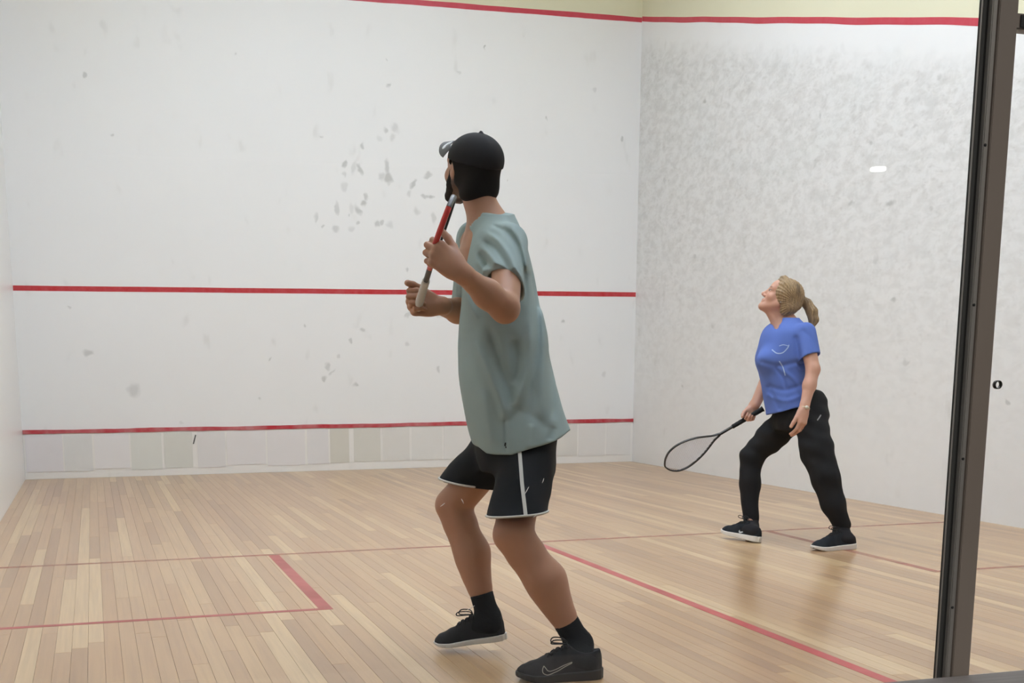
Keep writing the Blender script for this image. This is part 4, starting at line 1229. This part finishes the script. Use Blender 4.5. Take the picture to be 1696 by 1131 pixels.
# ================================================================== the woman
SKIN_W = lin((206, 158, 136)); BROWW = lin((84, 56, 42))
wom = empty('person', on_plane(1310, 900, 2, 0), 'woman in blue t-shirt and black track pants with a blonde ponytail looking up', 'person')
WH = at(1294, 493, 7.10)
wf_ = unit(-EX*.93+EY*.16+EZ*.50)
wr_ = unit(np.cross(wf_, EZ)); wu_ = np.cross(wr_, wf_)
WR_ = np.array([wr_, wf_, wu_]); WS = .94
K = dict(neck=at(1303, 538, 7.12), shL=at(1333, 552, 6.96), shR=at(1286, 548, 7.26), elL=at(1346, 612, 6.90), wrL=at(1331, 677, 6.86),
         elR=at(1272, 622, 7.42), wrR=at(1252, 671, 7.36), hipL=at(1340, 688, 7.03), hipR=at(1318, 686, 7.20), knL=at(1366, 790, 6.93), knR=at(1244, 756, 7.32),
         anL=at(1393, 882, 6.95), anR=at(1243, 872, 7.31), pel=at(1325, 670, 7.12))
wb_ = head_prims(WH, WR_, WS)
wb_ += [Cone(WH+(wf_*.045-wu_*.082)*WS, K['neck']-EX*.035-EZ*.01, .034, .040, .03)]
wb_ += [Cone(WH-wu_*.045-wf_*.02, K['neck'], .047, .052, .025), Cone(K['neck'], K['neck']-EZ*.06, .055, .085, .04),
        Cone(K['shL'], K['shR'], .048, .048, .05), Cone(K['neck']-EZ*.1, K['pel'], .095, .11, .08), Cone(K['hipL'], K['hipR'], .08, .08, .05)]
wb_ += [Cone(K['shL'], K['elL'], .047, .038, .02), Cone(K['elL'], K['elL']*.6+K['wrL']*.4, .037, .037, .02), Cone(K['elL']*.6+K['wrL']*.4, K['wrL'], .036, .024, .02, (FWD, .95)),
        Cone(K['shR'], K['elR'], .046, .037, .02), Cone(K['elR'], K['wrR'], .038, .024, .02)]
wb_ += [Cone(K['hipL'], K['knL'], .075, .055, .03), Cone(K['knL'], K['anL'], .05, .034, .02), Cone(K['hipR'], K['knR'], .075, .055, .03), Cone(K['knR'], K['anR'], .05, .034, .02)]
# racket first, the right hand closes round its grip
M_FW = plain('dark_racket_frame', (48, 46, 44), .35); M_GW = plain('black_grip', (24, 24, 26), .8); M_STW = plain('white_strings', (214, 208, 218), .4)
WB = at(1263, 677, 7.33)
bw = min(np.linspace(6.7, 7.4, 300), key=lambda d_: abs(np.linalg.norm(at(1093, 777, d_)-WB)-.685))
WT = at(1093, 777, bw); aw = unit(WT-WB); print('woman racket tip depth', bw, np.linalg.norm(WT-WB))
_n = unit(ray_dir(1140, 750)); nw = unit(_n-aw*(aw@_n)); ww = np.cross(aw, nw)
wdw = ww*math.cos(math.radians(38))+nw*math.sin(math.radians(38))
racket('dark squash racket with white strings held low by the woman', WB, WT, wdw, .685, (M_FW, M_FW, M_GW, M_STW, None, None, None))
GPw = WB+aw*.085
hdR = unit(GPw-FWD*.0+UP*.0-K['wrR'])
hdR = unit(unit(GPw-K['wrR'])*.8-UP*.35)
K['wrR'] = GPw+FWD*.030-hdR*.060+aw*.0
wb_[-5:-4] = wb_[-5:-4]
WH2 = hand_prims(K['wrR'], hdR, unit(FWD*.9-hdR*.1), aw, .88, curls=[(55, 75, 50), (60, 78, 50), (66, 80, 50), (72, 80, 50)], thumb=(35, 30, 25), spread=2)
wb_ += [Cone(K['elR'], K['wrR'], .036, .024, .02)]
hdL = unit(at(1327, 712, 6.85)-K['wrL'])
WH1 = hand_prims(K['wrL'], hdL, unit(-FWD*.75+RIGHT*.6), -RIGHT-FWD*.6, 1.0, curls=[(18, 26, 16), (22, 30, 18), (28, 34, 20), (34, 36, 22)], thumb=(26, 12, 10), spread=4)
wb_ += WH1+WH2
wb_ += [Cone(K['anL'], at(1390, 897, 6.95), .032, .024, .02), Cone(K['anR'], at(1240, 886, 7.33), .032, .024, .02)]
sdf_part('body', wb_, .0036, M_SKIN, wom, head_color(WH, WR_, WS, SKIN_W, lin((176, 96, 92)), BROWW))
eyes(wom, WH, WR_, WS)
Lw = lambda *a_: WH+np.array(a_)*WS@WR_
# hair: swept back into a ponytail
t = NT('blonde_brown_hair', .45, .4); p = t.n('TexCoord').outputs['Object']
g = t.noise(t.scaled(p, (60, 60, 9)), 2.2, 4, .6, .8); g2 = t.noise(t.scaled(p, (9, 9, 2)), 1.6, 2)
c = t.mix(t.rng(g, .3, .7, 0, 1), lin((118, 94, 66)), lin((182, 152, 112)))
c = t.mix(t.rng(g2, .48, .68, 0, .6), c, lin((88, 68, 50)))
t.color(c); t.bump(g, .5, .002); M_HAIRW = t.m
def strands(p):
    q = (p-WH)@WR_.T
    an = np.arctan2(q[..., 2]-.01, q[..., 1]+.10)
    return .0016*np.sin(an*46+q[..., 0]*60)+.0008*np.sin(an*97+q[..., 0]*110)
wh = [Ell(Lw(0, -.020, .036), v3(.088, .107, .094)*WS, WR_, .01),
      Cone(Lw(-.066, .012, .02), Lw(-.064, -.045, -.045), .030, .028, .03), Cone(Lw(.066, .012, .02), Lw(.064, -.045, -.045), .030, .028, .03),
      Cone(Lw(-.04, -.085, -.03), Lw(.04, -.085, -.03), .036, .036, .04), Cone(Lw(-.052, -.055, -.075), Lw(.052, -.055, -.075), .026, .026, .03)]
wh += [Ell(Lw(0, .105, -.030), v3(.072, .090, .128)*WS, WR_, .010, '-'), Half(Lw(0, -.02, -.103), -wu_-wf_*.1, .01),
       Cone(Lw(0, 0, -.06), K['neck'], .055, .058, .01, op='-')]
# fringe swept over the temple on the near side
wh += [Cone(Lw(-.012, .046, .100), Lw(-.060, .030, .066), .015, .013, .03), Cone(Lw(-.062, .032, .063), Lw(-.077, .018, .012), .013, .010, .02), Cone(Lw(-.078, .022, .01), Lw(-.080, .004, -.028), .010, .009, .02),
       Cone(Lw(.0, .046, .102), Lw(.060, .030, .066), .015, .013, .03), Cone(Lw(.062, .048, .055), Lw(.078, .020, .005), .013, .010, .02)]
wh += [Fn(strands, op='d')]
sdf_part('hair', wh, .0033, M_HAIRW, wom)
tie = at(1326, 495, 7.12)
pt = [tie, at(1336, 503, 7.12), at(1344, 516, 7.11), at(1347, 530, 7.11), at(1345, 541, 7.10)]
pt = [tie]+[q_ for q_ in pt[1:]]
rads = [.022, .027, .031, .027, .012]
pony = [Cone(pt[i], pt[i+1], rads[i], rads[i+1], .012) for i in range(4)]+[Cone(Lw(0, -.105, .0), tie, .03, .020, .012)]
pony += [Fn(lambda p: .0022*np.sin(((p-tie)@EX)*420+((p-tie)@EY)*300), op='d')]
sdf_part('ponytail', pony, .0033, M_HAIRW, wom)
part_tube('hair_tie', [tie+unit(pt[1]-tie)*.004+(np.cross(unit(pt[1]-tie), EY)*math.cos(a_)+EY*math.sin(a_))*.023 for a_ in np.linspace(0, 2*math.pi, 20, endpoint=False)], .0045, plain('dark_hair_tie', (40, 34, 34), .8), wom, 6, True)
# earring
sdf_part('earring', [Ell(Lw(-.088, -.002, -.034), v3(.0045, .0045, .0045), None, .001)], .0012, plain('silver_earring', (225, 225, 225), .2, .5, .9), wom, pad=.003)
# blue t-shirt
M_BLUE = cloth('blue_jersey', (96, 120, 192), .8, .05, 700)
DW = 7.12
rw_ = [row(527, 1291, 1318, DW, .09), row(537, 1272, 1332, DW, .14), row(550, 1263, 1340, DW, .175), row(570, 1258, 1340, DW, .18), row(592, 1255, 1338, DW, .175), row(606, 1256, 1337, DW, .165),
       row(622, 1259, 1337, DW, .155), row(640, 1263, 1338, DW, .15), row(660, 1266, 1343, DW, .155), row(680, 1270, 1348, DW, .16), row(705, 1272, 1352, DW, .16)]
slW = unit(K['elL']-K['shL']); slR = unit(K['elR']-K['shR'])
SW = at(1340, 592, 6.93)
WF = [([(1318, 560), (1326, 600), (1330, 640)], .008, 4), ([(1262, 600), (1290, 606), (1318, 600)], .006, 4), ([(1275, 640), (1300, 646), (1330, 636)], .007, 4), ([(1272, 655), (1300, 664), (1326, 656)], -.005, 4),
      ([(1284, 610), (1296, 625), (1300, 640)], .006, 3), ([(1272, 640), (1282, 660), (1290, 676)], .006, 4), ([(1330, 548), (1344, 562), (1350, 580)], .005, 4), ([(1300, 616), (1316, 630), (1326, 650)], -.006, 4)]
def wfolds(p):
    px, py, _d = project(p)
    near = np.clip(((at(1300, 600, DW)-p)@EY+.02)/.06, 0, 1); out = 0
    for pts, amp, wd in WF:
        q = spline(pts, 8); bd = np.full(px.shape, 1e9)
        for i in range(7):
            a, b = q[i], q[i+1]; ab = b-a
            t = np.clip(((px-a[0])*ab[0]+(py-a[1])*ab[1])/(ab@ab), 0, 1)
            bd = np.minimum(bd, np.hypot(px-a[0]-t*ab[0], py-a[1]-t*ab[1]))
        out = out+amp*np.exp(-(bd/wd)**2)
    return out*near+.002*noise3(p, 22, 8)
wt = [Stack(rw_, EX, EY, 2.2, .04), Cone(K['shL']+EZ*.003, SW+slW*.03, .060, .064, .03), Cone(K['shR'], K['shR']+slR*.14, .058, .062, .03),
      Ell(at(1272, 597, 7.04), v3(.065, .07, .062), None, .05), Ell(at(1272, 596, 7.20), v3(.065, .07, .062), None, .05), Fn(wfolds, op='d')]
h0, hn0 = plane3(at(1281, 682, 7.0), at(1310, 677, 6.97), at(1340, 662, 7.0), at(1310, 720, 7.1))
wt.append(Half(at(1300, 680, 7.02), unit(-EZ+EX*.18-EY*.1), .003, wave=lambda p: .004*np.sin(30*((p-WH)@EX))))
wt.append(Cone(K['neck']-EZ*.02, WH-wu_*.03, .054, .06, .004, op='-'))
wt += [Cone(at(1285, 541, 6.93), at(1285, 541, 7.14), .014, .014, .012, op='-'), Cone(at(1285, 530, 6.93), at(1285, 530, 7.14), .034, .034, .012, op='-')]
hsw = unit(slW+RIGHT*.15)
cw_ = Cone(SW-slW*.03, SW+slW*.2, .075, .075)
wt.append(Fn(lambda p: np.maximum(cw_(p), -((p-SW)@hsw)), op='-', k=.002, c=SW, R=.35))
hw_ = Cone(SW-slW*.02, SW+slW*.1, .050, .056)
wt.append(Fn(lambda p: hw_(p), op='-', k=.002, c=SW, R=.25))
wto = sdf_part('t_shirt', wt, .0045, M_BLUE, wom)
wtb = bvh_of(wto); M_PRT = plain('pale_blue_print', (172, 192, 226), .6)
for pts, wd in (([(1278, 579), (1286, 585), (1296, 584), (1304, 576), (1306, 571)], .006), ([(1290, 573), (1297, 571), (1305, 573)], .004), ([(1290, 598), (1296, 608), (1300, 622)], .006)):
    decal('shirt_print', wtb, CAM_POS, [at(x_, y_, 6.95) for x_, y_ in spline(pts, 16)], wd, .0012, M_PRT, wom)
# track pants
M_PANT = cloth('black_track_cloth', (34, 34, 36), .8, .15, 900)
pr = [row(630, 1290, 1346, 7.12, .13), row(645, 1288, 1356, 7.12, .145), row(662, 1284, 1367, 7.12, .155), row(690, 1280, 1370, 7.12, .155), row(712, 1284, 1368, 7.12, .13)]
def seg(a, b, ra, rb, k=.03): return Cone(a, b, ra, rb, k)
hL_, hR_ = at(1342, 695, 7.03), at(1308, 695, 7.19)
kL_, kR_ = K['knL'], K['knR']
pants = [Stack(pr, EX, EY, 2.2, .03), seg(hL_, at(1352, 745, 6.97), .095, .092), seg(at(1352, 745, 6.97), kL_, .092, .080), seg(kL_, at(1380, 835, 6.93), .078, .066), seg(at(1380, 835, 6.93), at(1393, 868, 6.95), .064, .052),
         seg(hR_, at(1278, 722, 7.26), .092, .086), seg(at(1278, 722, 7.26), kR_, .086, .068), seg(kR_, at(1241, 800, 7.32), .066, .060), seg(at(1241, 800, 7.32), at(1243, 868, 7.32), .060, .044)]
def pf_(p):
    return .004*np.sin(60*((p-WH)@(EZ*.9+EX*.5))+3*np.sin(8*((p-WH)@EZ)))*.6+.003*noise3(p, 36, 4)
pants.append(Fn(pf_, op='d'))
pants.append(Half(at(1320, 645, 7.1), EZ, .03))
pants.append(Half(at(1393, 880, 6.95), -EZ, .003)) 
pants.append(Fn(lambda p: np.where(((p-at(1318, 800, 7.12))@EX) < 0, at(1243, 866, 7.32)[2]-p[..., 2], -1.), op='^', k=.003))
po_ = sdf_part('track_pants', pants, .0045, M_PANT, wom)
decal('pants_logo', bvh_of(po_), CAM_POS, [at(1353, 696, 6.9), at(1356, 692, 6.9), at(1359, 687, 6.9)], .007, .001, plain('grey_logo', (150, 150, 150), .6), wom)
# watch
wc = K['wrL']-hdL*.004; u_ = unit(np.cross(hdL, EY)); v_ = np.cross(hdL, u_)
part_tube('watch_strap', [wc+(u_*math.cos(a_)+v_*math.sin(a_))*.0285 for a_ in np.linspace(0, 2*math.pi, 24, endpoint=False)], .0045, plain('pale_metal_strap', (206, 190, 158), .35, .5, .5), wom, 6, True)
fc = wc-FWD*.030+RIGHT*.006
sdf_part('watch_face', [Cone(fc, fc-FWD*.004, .011, .010)], .0016, plain('pale_watch_face', (226, 220, 206), .25), wom, pad=.004)
# shoes
M_SHW = cloth('dark_running_shoe', (30, 34, 40), .7, .2, 1200); M_SLW = plain('white_foam_sole', (226, 220, 214), .5); M_SKW = cloth('dark_ankle_sock', (40, 38, 40), .9)
hlL = on_plane(1414, 908, 2, 0); tl = on_plane(1345, 912, 2, 0)
LW = float(np.linalg.norm(tl-hlL)); print('woman foot', LW)
s1 = shoe(wom, hlL, hlL+unit(tl-hlL)*.275, EZ, .275, .97, 1.08, M_SHW, M_SLW, M_LACE, K['anL'], at(1391, 866, 6.95), .042, M_SKW, side=1, sole_h=.028, low=True)
hlR = on_plane(1256, 899, 2, 0)+EZ*.004; tr = hlR+unit(at(1191, 882, 7.40)-hlR)*.275
s2 = shoe(wom, hlR, tr, unit(EZ+EX*.15), .275, .97, 1.08, M_SHW, M_SLW, M_LACE, K['anR'], at(1243, 862, 7.31), .042, M_SKW, side=-1, sole_h=.028, low=True)
fy2 = s2[4][1]; sg2 = 1 if fy2@(CAM_POS-hlR) > 0 else -1
swoosh(s2[0], s2[1], s2[2], .262/.30, sg2, plain('silver_logo', (200, 204, 208), .4), z0=.034, sc=.6, x0=.085, outline=False)
